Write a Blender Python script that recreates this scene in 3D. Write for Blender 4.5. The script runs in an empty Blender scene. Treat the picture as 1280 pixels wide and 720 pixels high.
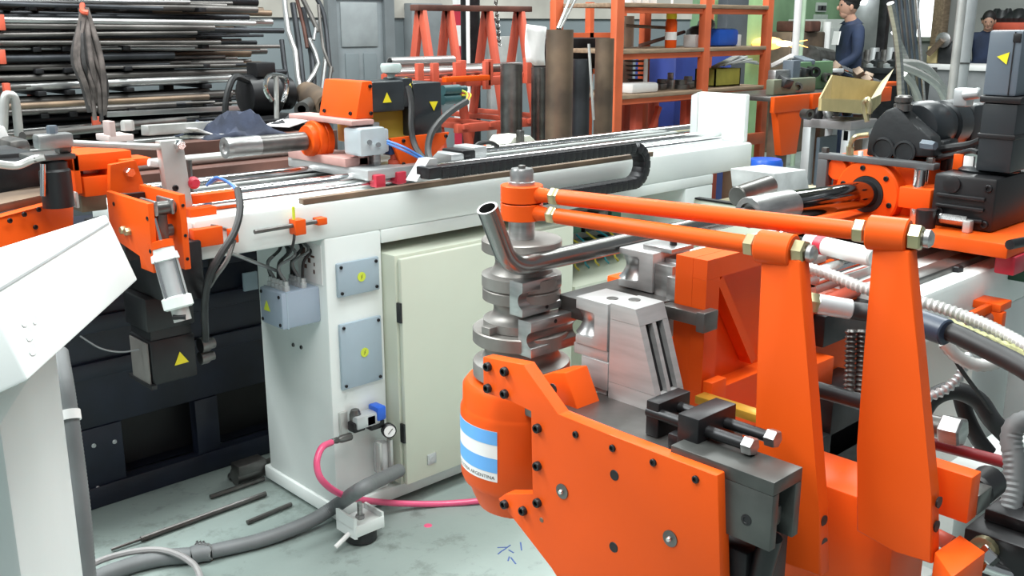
import bpy, bmesh, math, random
from mathutils import Vector, Matrix, Euler
random.seed(7)
SC = bpy.context.scene
COL = SC.collection
V = Vector
# ------------------------------------------------------------------ camera, world, lights, exposure
CAM_H = 1.45
TH = math.radians(14.788)          # pitch below the horizontal
AZ = math.radians(46.45)           # heading measured from the X axis (X runs along both machine beds)
FPX = 1250.0
cam_d = bpy.data.cameras.new('camera')
cam_d.sensor_width = 36.0
cam_d.lens = FPX / 1280 * 36
cam_d.clip_start = 0.05
cam_d.clip_end = 200
cam = bpy.data.objects.new('camera', cam_d)
cam.location = (0, 0, CAM_H)
cam.rotation_euler = (math.pi/2 - TH, 0, AZ - math.pi/2)
COL.objects.link(cam)
SC.camera = cam

w = bpy.data.worlds.new('world')
SC.world = w
w.use_nodes = True
bg = w.node_tree.nodes['Background']
bg.inputs[0].default_value = (0.86, 0.95, 1.0, 1)
bg.inputs[1].default_value = 0.22

def area(name, loc, sx, sy, power, col=(1, 1, 1), rot=(0, 0, 0)):
    l = bpy.data.lights.new(name, 'AREA')
    l.shape = 'RECTANGLE'; l.size = sx; l.size_y = sy
    l.energy = power; l.color = col
    o = bpy.data.objects.new(name, l)
    o.location = loc; o.rotation_euler = rot
    COL.objects.link(o)
    return o
area('skylight_lamp', (-1.4, 4.2, 4.6), 4.0, 1.4, 430, (0.95, 1, 0.99))
area('skylight_lamp', (2.4, 0.9, 5.2), 5.0, 1.0, 200, (0.95, 1, 0.99))
area('skylight_lamp', (3.0, 4.6, 5.2), 5.0, 1.0, 240, (0.95, 1, 0.99))
area('skylight_lamp', (8.5, 3.6, 5.2), 5.0, 1.4, 330, (0.95, 1, 0.99))
area('skylight_lamp', (-0.8, -0.6, 5.0), 4.0, 1.2, 90, (0.95, 1, 0.99))
area('added_key_light', (0.42, 0.62, 2.45), 1.2, 0.2, 13, (1, 0.98, 0.94), (0, 0.12, 0.2))  # unseen light added low overhead so lever tops outshine the front plate

vs = SC.view_settings
vs.view_transform = 'Standard'
vs.look = 'None'
vs.gamma = 1.0
vs.use_curve_mapping = False
vs.exposure = 0.35

# ------------------------------------------------------------------ measuring helpers (survey of the hall)
_fh = V((math.cos(AZ), math.sin(AZ), 0)); _r = V((math.sin(AZ), -math.cos(AZ), 0)); _u = V((0, 0, 1))
_F = _fh*math.cos(TH) - _u*math.sin(TH); _U = _fh*math.sin(TH) + _u*math.cos(TH); _C = V((0, 0, CAM_H))
def _ray(px, py): return _F + _r*((px-640)/FPX) - _U*((py-360)/FPX)
def on(px, py, x=None, y=None, z=None):
    """point of the world plane x=.., y=.. or z=.. sighted through a survey pixel"""
    d = _ray(px, py)
    t = (x-_C.x)/d.x if x is not None else (y-_C.y)/d.y if y is not None else (z-_C.z)/d.z
    return _C + d*t
def dep(px, py, t): return _C + _ray(px, py)*t

# ------------------------------------------------------------------ mesh builder
class MB:
    def __init__(s): s.bm = bmesh.new()
    def _mi(s, f0, mi):
        if mi:
            s.bm.faces.ensure_lookup_table()
            for f in s.bm.faces[f0:]: f.material_index = mi
    def box(s, x0, x1, y0, y1, z0, z1, bev=0, mi=0, R=None):
        c = V(((x0+x1)/2, (y0+y1)/2, (z0+z1)/2))
        m = Matrix.Translation(c)
        if R is not None: m = m @ R.to_4x4()
        m = m @ Matrix.Diagonal((abs(x1-x0), abs(y1-y0), abs(z1-z0), 1))
        f0 = len(s.bm.faces)
        r = bmesh.ops.create_cube(s.bm, size=1, matrix=m)
        if bev:
            es = list({e for v in r['verts'] for e in v.link_edges})
            bmesh.ops.bevel(s.bm, geom=es, offset=bev, segments=2, affect='EDGES', profile=.5)
        s._mi(f0, mi); return s
    def ob(s, c, d, rot=(0, 0, 0), bev=0, mi=0):
        c = V(c); R = Euler(rot).to_matrix()
        return s.box(c.x-d[0]/2, c.x+d[0]/2, c.y-d[1]/2, c.y+d[1]/2, c.z-d[2]/2, c.z+d[2]/2, bev, mi, R)
    def bar(s, a, b, wx, wz, bev=0, mi=0, up=(0, 0, 1)):
        a = V(a); b = V(b); t = (b-a); L = t.length; t.normalize()
        u = V(up)
        if abs(t.dot(u)) > .98: u = V((1, 0, 0))
        sd = t.cross(u).normalized(); u = sd.cross(t)
        R = Matrix((t, sd, u)).transposed()
        c = (a+b)/2
        return s.box(c.x-L/2, c.x+L/2, c.y-wx/2, c.y+wx/2, c.z-wz/2, c.z+wz/2, bev, mi, R)
    def prism(s, pts, vec, bev=0, mi=0):
        f0 = len(s.bm.faces); vec = V(vec)
        a = [s.bm.verts.new(V(p)) for p in pts]
        b = [s.bm.verts.new(V(p)+vec) for p in pts]
        n = len(a)
        fs = [s.bm.faces.new(a[::-1]), s.bm.faces.new(b)]
        for i in range(n):
            fs.append(s.bm.faces.new((a[i], a[(i+1) % n], b[(i+1) % n], b[i])))
        if bev:
            es = list({e for f in fs for e in f.edges})
            bmesh.ops.bevel(s.bm, geom=es, offset=bev, segments=2, affect='EDGES', profile=.5)
        s._mi(f0, mi); return s
    def lathe(s, c, ax, prof, seg=20, mi=0, cap=True, a0=0.0, a1=2*math.pi):
        f0 = len(s.bm.faces); c = V(c); ax = V(ax).normalized()
        u = ax.orthogonal().normalized(); v = ax.cross(u)
        full = abs(a1-a0-2*math.pi) < 1e-6
        n = seg if full else seg+1
        rings = []
        for r, h in prof:
            rings.append([s.bm.verts.new(c + ax*h + (u*math.cos(a0+(a1-a0)*i/seg) + v*math.sin(a0+(a1-a0)*i/seg))*max(r, 1e-5)) for i in range(n)])
        for A, B in zip(rings, rings[1:]):
            for i in range(seg):
                j = (i+1) % n
                s.bm.faces.new((A[i], A[j], B[j], B[i]))
        if cap and full:
            s.bm.faces.new(rings[0][::-1]); s.bm.faces.new(rings[-1])
        s._mi(f0, mi); return s
    def cyl(s, a, b, r, r2=None, seg=16, mi=0, bev=0):
        a = V(a); b = V(b); L = (b-a).length; r2 = r if r2 is None else r2
        if bev: pf = [(r-bev, 0), (r, bev), (r2, L-bev), (r2-bev, L)]
        else: pf = [(r, 0), (r2, L)]
        return s.lathe(a, b-a, pf, seg, mi)
    def pipe(s, a, b, r, ri, seg=16, mi=0):
        a = V(a); b = V(b); L = (b-a).length
        return s.lathe(a, b-a, [(ri, L), (ri, 0), (r, 0), (r, L), (ri, L)], seg, mi, cap=False)
    def sph(s, c, r, sc=(1, 1, 1), seg=14, mi=0, R=None):
        f0 = len(s.bm.faces)
        m = Matrix.Translation(V(c))
        if R is not None: m = m @ R.to_4x4()
        m = m @ Matrix.Diagonal((r*sc[0], r*sc[1], r*sc[2], 1))
        bmesh.ops.create_uvsphere(s.bm, u_segments=seg, v_segments=max(6, seg//2), radius=1, matrix=m)
        s._mi(f0, mi); return s
    def tube(s, pts, r, seg=8, n=6, mi=0, corr=None, hollow=None):
        """smooth tube through points; corr=(pitch, amplitude) makes a ribbed hose"""
        f0 = len(s.bm.faces)
        P = smooth(pts, n)
        if corr:
            P = resample(P, corr[0]/2)
        fr = []
        t0 = (P[1]-P[0]).normalized(); u = t0.orthogonal().normalized()
        rings = []
        for i, p in enumerate(P):
            t = (P[min(i+1, len(P)-1)] - P[max(i-1, 0)]).normalized()
            u = (u - t*u.dot(t)).normalized(); v = t.cross(u)
            rr = r[0]+(r[1]-r[0])*i/(len(P)-1) if isinstance(r, tuple) else r
            if corr: rr = rr + (corr[1] if i % 2 else -corr[1])
            rings.append([s.bm.verts.new(p + (u*math.cos(2*math.pi*k/seg) + v*math.sin(2*math.pi*k/seg))*rr) for k in range(seg)])
        for A, B in zip(rings, rings[1:]):
            for k in range(seg):
                j = (k+1) % seg
                s.bm.faces.new((A[k], A[j], B[j], B[k]))
        for R_, pi, sgn in ((rings[0], P[0], 1), (rings[-1], P[-1], -1)):
            if hollow:
                t = ((P[1]-P[0]) if sgn == 1 else (P[-2]-P[-1])).normalized()
                inn = [s.bm.verts.new(pi + (v_.co-pi)*hollow) for v_ in R_]
                dp = [s.bm.verts.new(v_.co + t*(r if not isinstance(r, tuple) else r[0])*2) for v_ in inn]
                for k in range(seg):
                    j = (k+1) % seg
                    s.bm.faces.new((R_[k], R_[j], inn[j], inn[k])); s.bm.faces.new((inn[k], inn[j], dp[j], dp[k]))
                s.bm.faces.new(dp)
            else:
                s.bm.faces.new(R_)
        s._mi(f0, mi); return s
    def grid(s, fn, nu, nv, mi=0):
        f0 = len(s.bm.faces)
        g = [[s.bm.verts.new(V(fn(i/nu, j/nv))) for j in range(nv+1)] for i in range(nu+1)]
        for i in range(nu):
            for j in range(nv):
                s.bm.faces.new((g[i][j], g[i+1][j], g[i+1][j+1], g[i][j+1]))
        s._mi(f0, mi); return s

def smooth(pts, n):
    pts = [V(p) for p in pts]
    if n <= 1 or len(pts) < 3: return pts
    out = []
    for i in range(len(pts)-1):
        p0 = pts[i-1] if i else pts[0]*2-pts[1]
        p1, p2 = pts[i], pts[i+1]
        p3 = pts[i+2] if i+2 < len(pts) else pts[-1]*2-pts[-2]
        for k in range(n):
            t = k/n
            out.append(.5*((2*p1)+(p2-p0)*t+(2*p0-5*p1+4*p2-p3)*t*t+(3*p1-p0-3*p2+p3)*t**3))
    out.append(pts[-1]); return out
def resample(P, d):
    out = [P[0]]; acc = 0
    for a, b in zip(P, P[1:]):
        L = (b-a).length
        while acc + L >= d:
            k = (d-acc)/L; a = a+(b-a)*k; L = (b-a).length; acc = 0; out.append(a.copy())
            if L < 1e-9: break
        acc += L
    return out if len(out) > 2 else P

def obj(name, mb, mats, parent=None, label=None, ang=38, flat=False):
    bm = mb.bm
    bmesh.ops.recalc_face_normals(bm, faces=bm.faces)
    me = bpy.data.meshes.new(name)
    if bm.verts:
        lo = V([min(v.co[i] for v in bm.verts) for i in range(3)]); hi = V([max(v.co[i] for v in bm.verts) for i in range(3)])
        c = (lo+hi)/2
        bmesh.ops.translate(bm, verts=bm.verts, vec=-c)
    else: c = V((0, 0, 0))
    bm.to_mesh(me); bm.free()
    if not flat:
        me.shade_smooth()
        me.set_sharp_from_angle(angle=math.radians(ang))
    for m in (mats if isinstance(mats, (list, tuple)) else [mats]): me.materials.append(m)
    o = bpy.data.objects.new(name, me)
    COL.objects.link(o)
    setp(o, c, parent)
    if label: o['label'] = label
    return o
def wloc(o):
    l = o.location.copy()
    return l if o.parent is None else wloc(o.parent) + l
def setp(o, c, parent):
    if parent is not None:
        o.parent = parent; o.location = V(c) - wloc(parent)
    else: o.location = c
def tag(o, label, cat, group=None):
    o['label'] = label; o['category'] = cat
    if group: o['group'] = group
    return o
def thing(name, label, cat, loc, group=None):
    o = bpy.data.objects.new(name, None); COL.objects.link(o)
    o.empty_display_size = .05
    o.location = V(loc)
    return tag(o, label, cat, group)
def solo(name, mb, mats, label, cat, group=None, **k): return tag(obj(name, mb, mats, **k), label, cat, group)
def struct(name, mb, mats, parent=None, **k):
    o = obj(name, mb, mats, parent, **k)
    if parent is None: o['kind'] = 'structure'
    return o
def inst(src, c, parent, rot=None):
    """a copy of a small part (shared mesh), placed in world coordinates"""
    o = src.copy(); COL.objects.link(o)
    o.parent = None
    if rot is not None: o.rotation_euler = rot
    setp(o, V(c), parent); return o
_bolts = {}
def bolt(parent, c, d, r, h, m, name='bolt', hexa=False, label=None):
    """socket or hexagon head bolt standing h proud of point c along d (mesh data shared between alike bolts)"""
    key = (round(r, 4), round(h, 4), m.name, hexa)
    if key not in _bolts:
        mb = MB()
        if hexa: mb.lathe((0, 0, 0), (0, 0, 1), [(r, 0), (r, h*.8), (r*.85, h)], 6)
        else: mb.lathe((0, 0, 0), (0, 0, 1), [(r, 0), (r, h*.8), (r*.86, h), (r*.55, h), (r*.5, h*.35)], 12)
        bmesh.ops.recalc_face_normals(mb.bm, faces=mb.bm.faces)
        me = bpy.data.meshes.new(name); mb.bm.to_mesh(me); mb.bm.free()
        me.shade_smooth(); me.set_sharp_from_angle(angle=math.radians(35)); me.materials.append(m)
        _bolts[key] = me
    o = bpy.data.objects.new(name, _bolts[key]); COL.objects.link(o)
    o.rotation_euler = V((0, 0, 1)).rotation_difference(V(d)).to_euler()
    setp(o, V(c), parent)
    if label: o['label'] = label
    return o

# ------------------------------------------------------------------ materials
def mat(name, col, rough=.5, metal=0., var=.12, scale=6., bump=0., bscale=80., col2=None, emit=None, coat=0., stretch=None, detail=4., spec=None):
    m = bpy.data.materials.new(name); m.use_nodes = True
    nt = m.node_tree; N = nt.nodes; L = nt.links
    b = N['Principled BSDF']
    b.inputs['Roughness'].default_value = rough
    b.inputs['Metallic'].default_value = metal
    if spec is not None: b.inputs['Specular IOR Level'].default_value = spec
    if coat: b.inputs['Coat Weight'].default_value = coat; b.inputs['Coat Roughness'].default_value = .15
    tc = N.new('ShaderNodeTexCoord'); mp = N.new('ShaderNodeMapping')
    if stretch: mp.inputs['Scale'].default_value = stretch
    L.new(tc.outputs['Object'], mp.inputs['Vector'])
    nz = N.new('ShaderNodeTexNoise'); nz.inputs['Scale'].default_value = scale; nz.inputs['Detail'].default_value = detail
    L.new(mp.outputs['Vector'], nz.inputs['Vector'])
    rp = N.new('ShaderNodeValToRGB')
    rp.color_ramp.elements[0].position = .35; rp.color_ramp.elements[1].position = .68
    c2 = col2 or tuple(c*(1-var*1.8) for c in col)
    rp.color_ramp.elements[0].color = (*c2, 1); rp.color_ramp.elements[1].color = (*col, 1)
    L.new(nz.outputs['Fac'], rp.inputs['Fac']); L.new(rp.outputs['Color'], b.inputs['Base Color'])
    if bump:
        n2 = N.new('ShaderNodeTexNoise'); n2.inputs['Scale'].default_value = bscale
        L.new(mp.outputs['Vector'], n2.inputs['Vector'])
        bp = N.new('ShaderNodeBump'); bp.inputs['Strength'].default_value = bump; bp.inputs['Distance'].default_value = .002
        L.new(n2.outputs['Fac'], bp.inputs['Height']); L.new(bp.outputs['Normal'], b.inputs['Normal'])
    if emit:
        b.inputs['Emission Color'].default_value = (*emit[0], 1); b.inputs['Emission Strength'].default_value = emit[1]
    return m
ORANGE = mat('orange_paint', (.80, .096, .009), .40, var=.05, scale=3, spec=.2)
ORANGE_R = mat('worn_red_orange_paint', (.62, .105, .055), .5, var=.18, scale=5, col2=(.48, .085, .05))
ORANGE_S = mat('shelf_orange_paint', (.78, .16, .06), .45, var=.12, scale=4)
WHITE = mat('white_powder_coat', (.80, .84, .82), .42, var=.04, scale=2.5, col2=(.72, .77, .755))
WHITE_C = mat('console_white', (.84, .88, .87), .4, var=.03, scale=3, col2=(.76, .81, .80))
CREAM = mat('cream_grey_enamel', (.62, .66, .55), .42, var=.04, scale=2)
BLUEGREY = mat('grey_blue_cover', (.36, .45, .52), .5, var=.05, scale=8)
NAVY = mat('dark_navy_steel', (.012, .017, .035), .42, var=.4, scale=5, col2=(.005, .007, .014))
BLACK = mat('black_plastic', (.010, .010, .012), .42, var=.25, scale=9)
BLACK_M = mat('black_oxide_steel', (.03, .03, .033), .38, .5, var=.3, scale=12)
SERVO = mat('dark_servo_enamel', (.024, .029, .034), .36, var=.2, scale=5)
SERVO_L = mat('grey_blue_servo_enamel', (.12, .15, .185), .42, var=.12, scale=6)
STEEL = mat('machined_steel', (.52, .52, .52), .34, .9, var=.2, scale=14, stretch=(1, 1, 6))
STEEL_D = mat('dark_machined_steel', (.21, .205, .20), .36, .85, var=.35, scale=10, col2=(.1, .096, .09))
DIE = mat('worn_die_steel', (.34, .325, .31), .45, .65, var=.25, scale=9, col2=(.23, .215, .20))
GROUND = mat('ground_steel', (.50, .50, .50), .38, .45, var=.1, scale=10, stretch=(1, 1, 8))
DARKST = mat('oily_dark_steel', (.105, .11, .105), .38, .5, var=.3, scale=8)
CHROME_D = mat('oily_dark_chrome', (.26, .26, .265), .10, 1., var=.1)
STEEL_P = mat('bright_plate_steel', (.62, .62, .60), .42, .6, var=.15, scale=7)
CHROME = mat('chrome', (.78, .78, .78), .13, 1., var=.05)
TUBE_S = mat('drawn_tube_steel', (.25, .25, .245), .27, .95, var=.15, scale=8, col2=(.27, .265, .255))
IRON = mat('dark_cast_iron', (.032, .035, .038), .42, .3, var=.25, scale=8, bump=.2)
ZINC = mat('yellow_zinc', (.50, .45, .27), .33, .85, var=.15, scale=20)
ALU = mat('cast_aluminium', (.62, .64, .65), .4, .6, var=.1, scale=6)
RUST = mat('rusty_brown_steel', (.27, .19, .13), .5, .6, var=.3, scale=4, col2=(.12, .09, .07))
RUST_R = mat('red_brown_primer', (.15, .062, .045), .6, .1, var=.3, scale=5)
PIPE_A = mat('grey_pipe_steel', (.23, .215, .205), .42, .7, var=.35, scale=3)
PIPE_B = mat('dark_pipe_steel', (.075, .08, .09), .45, .6, var=.35, scale=3)
PIPE_C = mat('bright_pipe_steel', (.62, .62, .62), .3, .8, var=.2, scale=3)
HOSE_G = mat('grey_conduit', (.17, .18, .185), .5, var=.12, scale=10)
HOSE_W = mat('white_steel_conduit', (.62, .62, .60), .35, .3, var=.1, scale=20)
RUBBER = mat('black_rubber', (.022, .023, .025), .5, var=.3, scale=15)
PINK = mat('pink_air_hose', (.80, .10, .23), .3, var=.05, coat=.3)
BLUE = mat('blue_plastic', (.02, .12, .62), .35, var=.1)
BLUE_H = mat('blue_air_hose', (.07, .22, .62), .35, var=.1)
RED = mat('red_enamel', (.55, .03, .06), .4, var=.1)
REDPIPE = mat('dark_red_pipe', (.30, .02, .03), .4, var=.15)
YELLOW = mat('warning_yellow', (.85, .72, .02), .5, var=.02)
YELLOWG = mat('yellow_green_sticker', (.62, .72, .05), .5, var=.02)
PRINT = mat('black_print', (.02, .02, .02), .6, var=.02)
PAPER = mat('white_paper', (.85, .84, .83), .7, var=.04, scale=9)
SKYBLUE = mat('sky_blue_print', (.14, .42, .86), .5, var=.02)
CARD = mat('brown_cardboard', (.52, .42, .21), .75, var=.1, scale=9)
GREENB = mat('grey_green_board', (.42, .46, .36), .7, var=.2, scale=5)
OCHRE = mat('ochre_enamel', (.62, .42, .05), .5, var=.15)
CLOTH = mat('dark_blue_rag', (.03, .04, .075), .85, var=.3, scale=12, bump=.4)
OVERALL = mat('navy_overall_cloth', (.016, .030, .075), .8, var=.25, scale=7, bump=.3, bscale=40)
SKIN = mat('skin', (.5, .28, .2), .5, var=.08)
HAIR = mat('dark_hair', (.012, .01, .01), .6)
WOOD = mat('raw_shelf_board', (.42, .30, .20), .6, var=.25, scale=5, stretch=(1, 8, 8))
GREENW = mat('green_wall_paint', (.20, .34, .19), .7, var=.15, scale=3)
WALLM = mat('blue_grey_wall_paint', (.20, .235, .25), .75, var=.14, scale=1.2, bump=.15, bscale=30)
WALLTOP = mat('dirty_cream_wall_paint', (.50, .48, .43), .75, var=.2, scale=1.5)
WALLR = mat('pale_grey_wall_paint', (.42, .43, .42), .75, var=.12, scale=1.2)
FLAME = mat('spark_glow', (1, .6, .2), .5, emit=((1, .42, .10), 1.7))
FLAME2 = mat('spark_core', (1, .9, .6), .5, emit=((1, .85, .5), 6))
WINDOW_L = mat('bright_daylight_pane', (.9, .93, .95), .5, emit=((.95, 1, 1), 1.6))
LAMP = mat('tube_lamp_glow', (.9, .95, 1), .5, emit=((.92, 1, 1), 4))
TRI = (ORANGE,)

# floor: grey-green painted concrete, worn, with stains of its own
def floor_mat():
    m = bpy.data.materials.new('painted_concrete_floor'); m.use_nodes = True
    nt = m.node_tree; N = nt.nodes; L = nt.links; b = N['Principled BSDF']
    tc = N.new('ShaderNodeTexCoord')
    n1 = N.new('ShaderNodeTexNoise'); n1.inputs['Scale'].default_value = 1.3; n1.inputs['Detail'].default_value = 6
    n2 = N.new('ShaderNodeTexNoise'); n2.inputs['Scale'].default_value = 9; n2.inputs['Detail'].default_value = 8; n2.inputs['Roughness'].default_value = .7
    r1 = N.new('ShaderNodeValToRGB'); r1.color_ramp.elements[0].position = .3; r1.color_ramp.elements[1].position = .7
    r1.color_ramp.elements[0].color = (.20, .25, .235, 1); r1.color_ramp.elements[1].color = (.31, .365, .345, 1)
    r2 = N.new('ShaderNodeValToRGB'); r2.color_ramp.elements[0].position = .30; r2.color_ramp.elements[1].position = .46
    r2.color_ramp.elements[0].color = (.45, .45, .43, 1); r2.color_ramp.elements[1].color = (1, 1, 1, 1)
    mx = N.new('ShaderNodeMix'); mx.data_type = 'RGBA'; mx.blend_type = 'MULTIPLY'; mx.inputs[0].default_value = .8
    for n in (n1, n2): L.new(tc.outputs['Object'], n.inputs['Vector'])
    L.new(n1.outputs['Fac'], r1.inputs['Fac']); L.new(n2.outputs['Fac'], r2.inputs['Fac'])
    L.new(r1.outputs['Color'], mx.inputs[6]); L.new(r2.outputs['Color'], mx.inputs[7])
    L.new(mx.outputs[2], b.inputs['Base Color'])
    b.inputs['Roughness'].default_value = .45
    n3 = N.new('ShaderNodeTexNoise'); n3.inputs['Scale'].default_value = 60
    L.new(tc.outputs['Object'], n3.inputs['Vector'])
    bp = N.new('ShaderNodeBump'); bp.inputs['Strength'].default_value = .15; bp.inputs['Distance'].default_value = .003
    L.new(n3.outputs['Fac'], bp.inputs['Height']); L.new(bp.outputs['Normal'], b.inputs['Normal'])
    return m
FLOOR = floor_mat()

# ================================================================== THE HALL
WY = 7.0; WX = 15.0
fl_ = struct('floor', MB().box(-4, WX, -4, WY, -.1, 0), FLOOR)
c = on(535, 657, z=0); obj('paint_spot', MB().lathe(c, (0, 0, 1), [(.014, -.001), (.012, .0012), (.004, .002)], 9), PINK, fl_, label='small pink paint spot')
for k in range(7):
    c = on(630+random.uniform(-6, 22), 682+random.uniform(0, 20), z=0); obj('ink_mark', MB().ob((c.x, c.y, .0004), (random.uniform(.02, .05), .004, .0008), (0, 0, random.uniform(0, 3))), mat('blue_ink_mark', (.05, .10, .32), .6), fl_, label='blue scribble mark')
wb = struct('wall_back', MB().box(-4, 9.4, WY, WY+.15, 0, 5.6), WALLM)
obj('upper_band', MB().box(-4, 9.4, WY-.02, WY, 1.50, 1.95), WALLTOP, wb, label='dirty cream band above the blue grey wall paint')
wb2 = struct('wall_far_back', MB().box(9.4, WX, WY, WY+.15, 0, 5.6), GREENW)
struct('wall_right', MB().box(WX, WX+.15, -4, WY, 0, 5.6), WALLR)
struct('ceiling', MB().box(-4, WX, -1.5, WY, 5.6, 5.7), WALLTOP)
# door in the back wall with frame, one large upper panel and two lower panels
dr = struct('door_1', MB().box(4.66, 5.13, WY-.05, WY, 0, 1.66, .004), mat('grey_door_paint', (.22, .25, .265), .6, var=.1))
fr = MB(); fr.box(4.58, 4.66, WY-.08, WY, 0, 1.74).box(5.13, 5.23, WY-.08, WY, 0, 1.74).box(4.66, 5.13, WY-.08, WY, 1.66, 1.74)
obj('door_frame', fr, mat('door_frame_grey', (.16, .18, .19), .6), dr)
obj('door_panel', MB().box(4.71, 5.07, WY-.062, WY-.04, 1.27, 1.62, .006), mat('pale_panel', (.30, .33, .34), .5), dr, label='wide upper door panel')
obj('door_panel', MB().box(4.74, 4.87, WY-.062, WY-.04, .75, 1.22, .006), WALLM, dr, label='narrow lower door panel')
obj('door_panel', MB().box(4.92, 5.05, WY-.062, WY-.04, .75, 1.22, .006), WALLM, dr, label='narrow lower door panel')
# cabinet beside the door, striped post
lk = thing('wall_switch_box', 'tall grey electrical box on the wall right of the grey door', 'electrical box', (5.55, WY-.1, .8))
obj('body', MB().box(5.38, 5.72, WY-.12, WY, .75, 1.62, .008), mat('dull_grey_box', (.19, .21, .22), .5), lk)
obj('switch', MB().cyl((5.62, WY-.15, 1.1), (5.62, WY-.12, 1.1), .03), ALU, lk)
obj('switch', MB().cyl((5.5, WY-.15, .98), (5.5, WY-.12, .98), .05), BLACK, lk)
sp = thing('striped_post', 'red and white striped post standing against the back wall', 'post', (5.45, 6.3, 0))
for k in range(12):
    obj('band', MB().box(5.39, 5.52, 6.25, 6.36, k*.16, k*.16+.16), (RED if k % 2 else PAPER), sp, label='red band' if k % 2 else 'white band')
tag(obj('flat_bar_stock', MB().box(5.75, 6.05, 6.3, 6.36, 0, 1.35, .004), STEEL_P), 'grey flat plate leaning upright beside the striped post', 'plate')

# ================================================================== PIPE RACK on the left
rk = thing('pipe_rack', 'orange cantilever pipe rack loaded with long steel pipes at the back wall', 'rack', (1.9, 6.1, 0))
tiers = [.60, .74, .87, .99, 1.11, 1.23, 1.345, 1.45, 1.56]
for px in (-60, 3, 38, 110, 205):
    x = on(px, 60, y=6.35).x
    obj('upright', MB().box(x-.035, x+.035, 6.33, 6.40, 0, 1.9, .004), ORANGE_R if px in (3, 38) else BLACK_M, rk)
    for t in tiers:
        obj('arm', MB().box(x-.022, x+.022, 5.78, 6.34, t-.04, t-.015, .003), BLACK_M, rk)
kinds = [(PIPE_A, 'grey'), (PIPE_B, 'dark blackened'), (PIPE_C, 'bright polished'), (PIPE_B, 'dark blackened'), (PIPE_A, 'grey'), (RUST, 'rust brown'), (PIPE_B, 'dark blackened'), (PIPE_B, 'dark blackened')]
names = ['lowest', 'second', 'third', 'fourth', 'fifth', 'sixth', 'seventh', 'eighth', 'topmost']
for ti, t in enumerate(tiers):
    y = 5.80; n = 0
    while y < 6.25:
        r = random.choice([.009, .012, .014, .017, .02, .025])
        for lay in range(3 if random.random() < .45 else 2):
            mt, kn = random.choice(kinds)
            if y < 5.86 and random.random() < .4: mt, kn = kinds[2] if random.random() < .5 else kinds[0]
            x1 = on(random.uniform(205, 335), 70, y=y).x + random.uniform(-.1, .1)
            x0 = random.uniform(.2, 1.2); yw = random.uniform(-.09, .09)
            z = t - .015 + r + lay*2*r
            dz = random.uniform(-.02, .045)
            mb = MB(); mb.lathe((x0, y, z), (x1-x0, yw, -dz*1.1), [(r*.75, .0), (r, 0), (r, x1-x0), (r*.72, x1-x0), (r*.7, x1-x0-.06)], 10)
            size = 'thin' if r < .0135 else 'thick' if r > .018 else 'medium'
            solo('steel_pipe', mb, mt, f'{size} {kn} steel pipe lying on the {names[ti]} tier of the pipe rack', 'pipe', f'{size} {kn} pipes on the {names[ti]} tier of the pipe rack')
            n += 1
        y += 2*r+.012
for (py0, py1, px) in ((18, 38, 2), (62, 80, 3), (104, 120, 9), (146, 158, 121)):
    a = on(px-5, py0, y=5.75); b = on(px+5, py1, y=5.75); obj('arm_tip', MB().box(a.x, b.x, 5.74, 5.78, b.z, a.z, .003), ORANGE_R, rk, label='small orange arm tip')
# bundle of slings hanging over the front of the rack
sl = thing('hanging_sling_bundle', 'bundle of worn grey brown lifting slings hanging from the pipe rack', 'slings', on(110, 20, y=5.66))
SLING = mat('worn_sling_webbing', (.17, .14, .13), .85, var=.35, scale=14, bump=.4)
SLING2 = mat('dark_sling_webbing', (.06, .055, .055), .85, var=.3, scale=14, bump=.4)
for k in range(13):
    u = k/12
    a = on(103+random.uniform(-3, 6), 10, y=5.66-.01*(k % 3)); b = on(94+32*u+random.uniform(-3, 3), 70, y=5.62-.012*(k % 4)); c = on(103+30*u, 110+random.uniform(-14, 10), y=5.62-.01*(k % 3)); d = on(112+20*u, 126+random.uniform(0, 26), y=5.63)
    obj('sling', MB().tube([a, b, c, d], .011+.004*random.random(), 6, 5), SLING if k % 3 else SLING2, sl)
obj('hook', MB().tube([on(103, 6, y=5.7), on(103, 14, y=5.62), on(110, 16, y=5.6)], .015, 8), ORANGE_R, sl)

# ================================================================== BENT TUBES leaning on the wall right of the rack
tb = [([(354, -14), (360, 38), (369, 64), (372, 96), (379, 124)], PIPE_C, 'bright bent tube with a dog-leg, tallest of those leaning right of the rack', .020),
      ([(374, -10), (388, 18), (398, 40)], PIPE_A, 'grey tube bending away at the top of the leaning bundle', .018),
      ([(386, 48), (398, 80), (384, 104), (378, 126)], PIPE_C, 'shiny angled tube bent like an elbow in the leaning bundle', .018),
      ([(407, 72), (404, 96), (401, 122)], PIPE_C, 'short bright tube leaning nearest the door', .017),
      ([(414, 84), (411, 104), (409, 124)], PIPE_A, 'short grey tube standing under the door frame edge', .016),
      ([(396, 26), (392, 50)], PIPE_C, 'short bright stub in the middle of the leaning bundle', .012),
      ([(366, 4), (374, 60), (380, 118)], PIPE_B, 'dark straight tube behind the bright dog-leg tube', .022),
      ([(378, 10), (390, 70), (392, 122)], PIPE_B, 'dark straight tube in the middle of the leaning bundle', .024),
      ([(398, 6), (404, 60), (416, 90)], PIPE_A, 'slim grey tube leaning toward the door', .012),
      ([(352, 50), (356, 84), (362, 116)], PIPE_B, 'short dark bent tube at the left of the leaning bundle', .018),
      ([(370, -6), (380, 36), (384, 60)], RUST_R, 'rusty red tube between the bright leaning tubes', .014),
      ([(392, -10), (405, 20), (412, 82)], PIPE_B, 'dark slightly curved tube touching the door frame', .018)]
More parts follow.
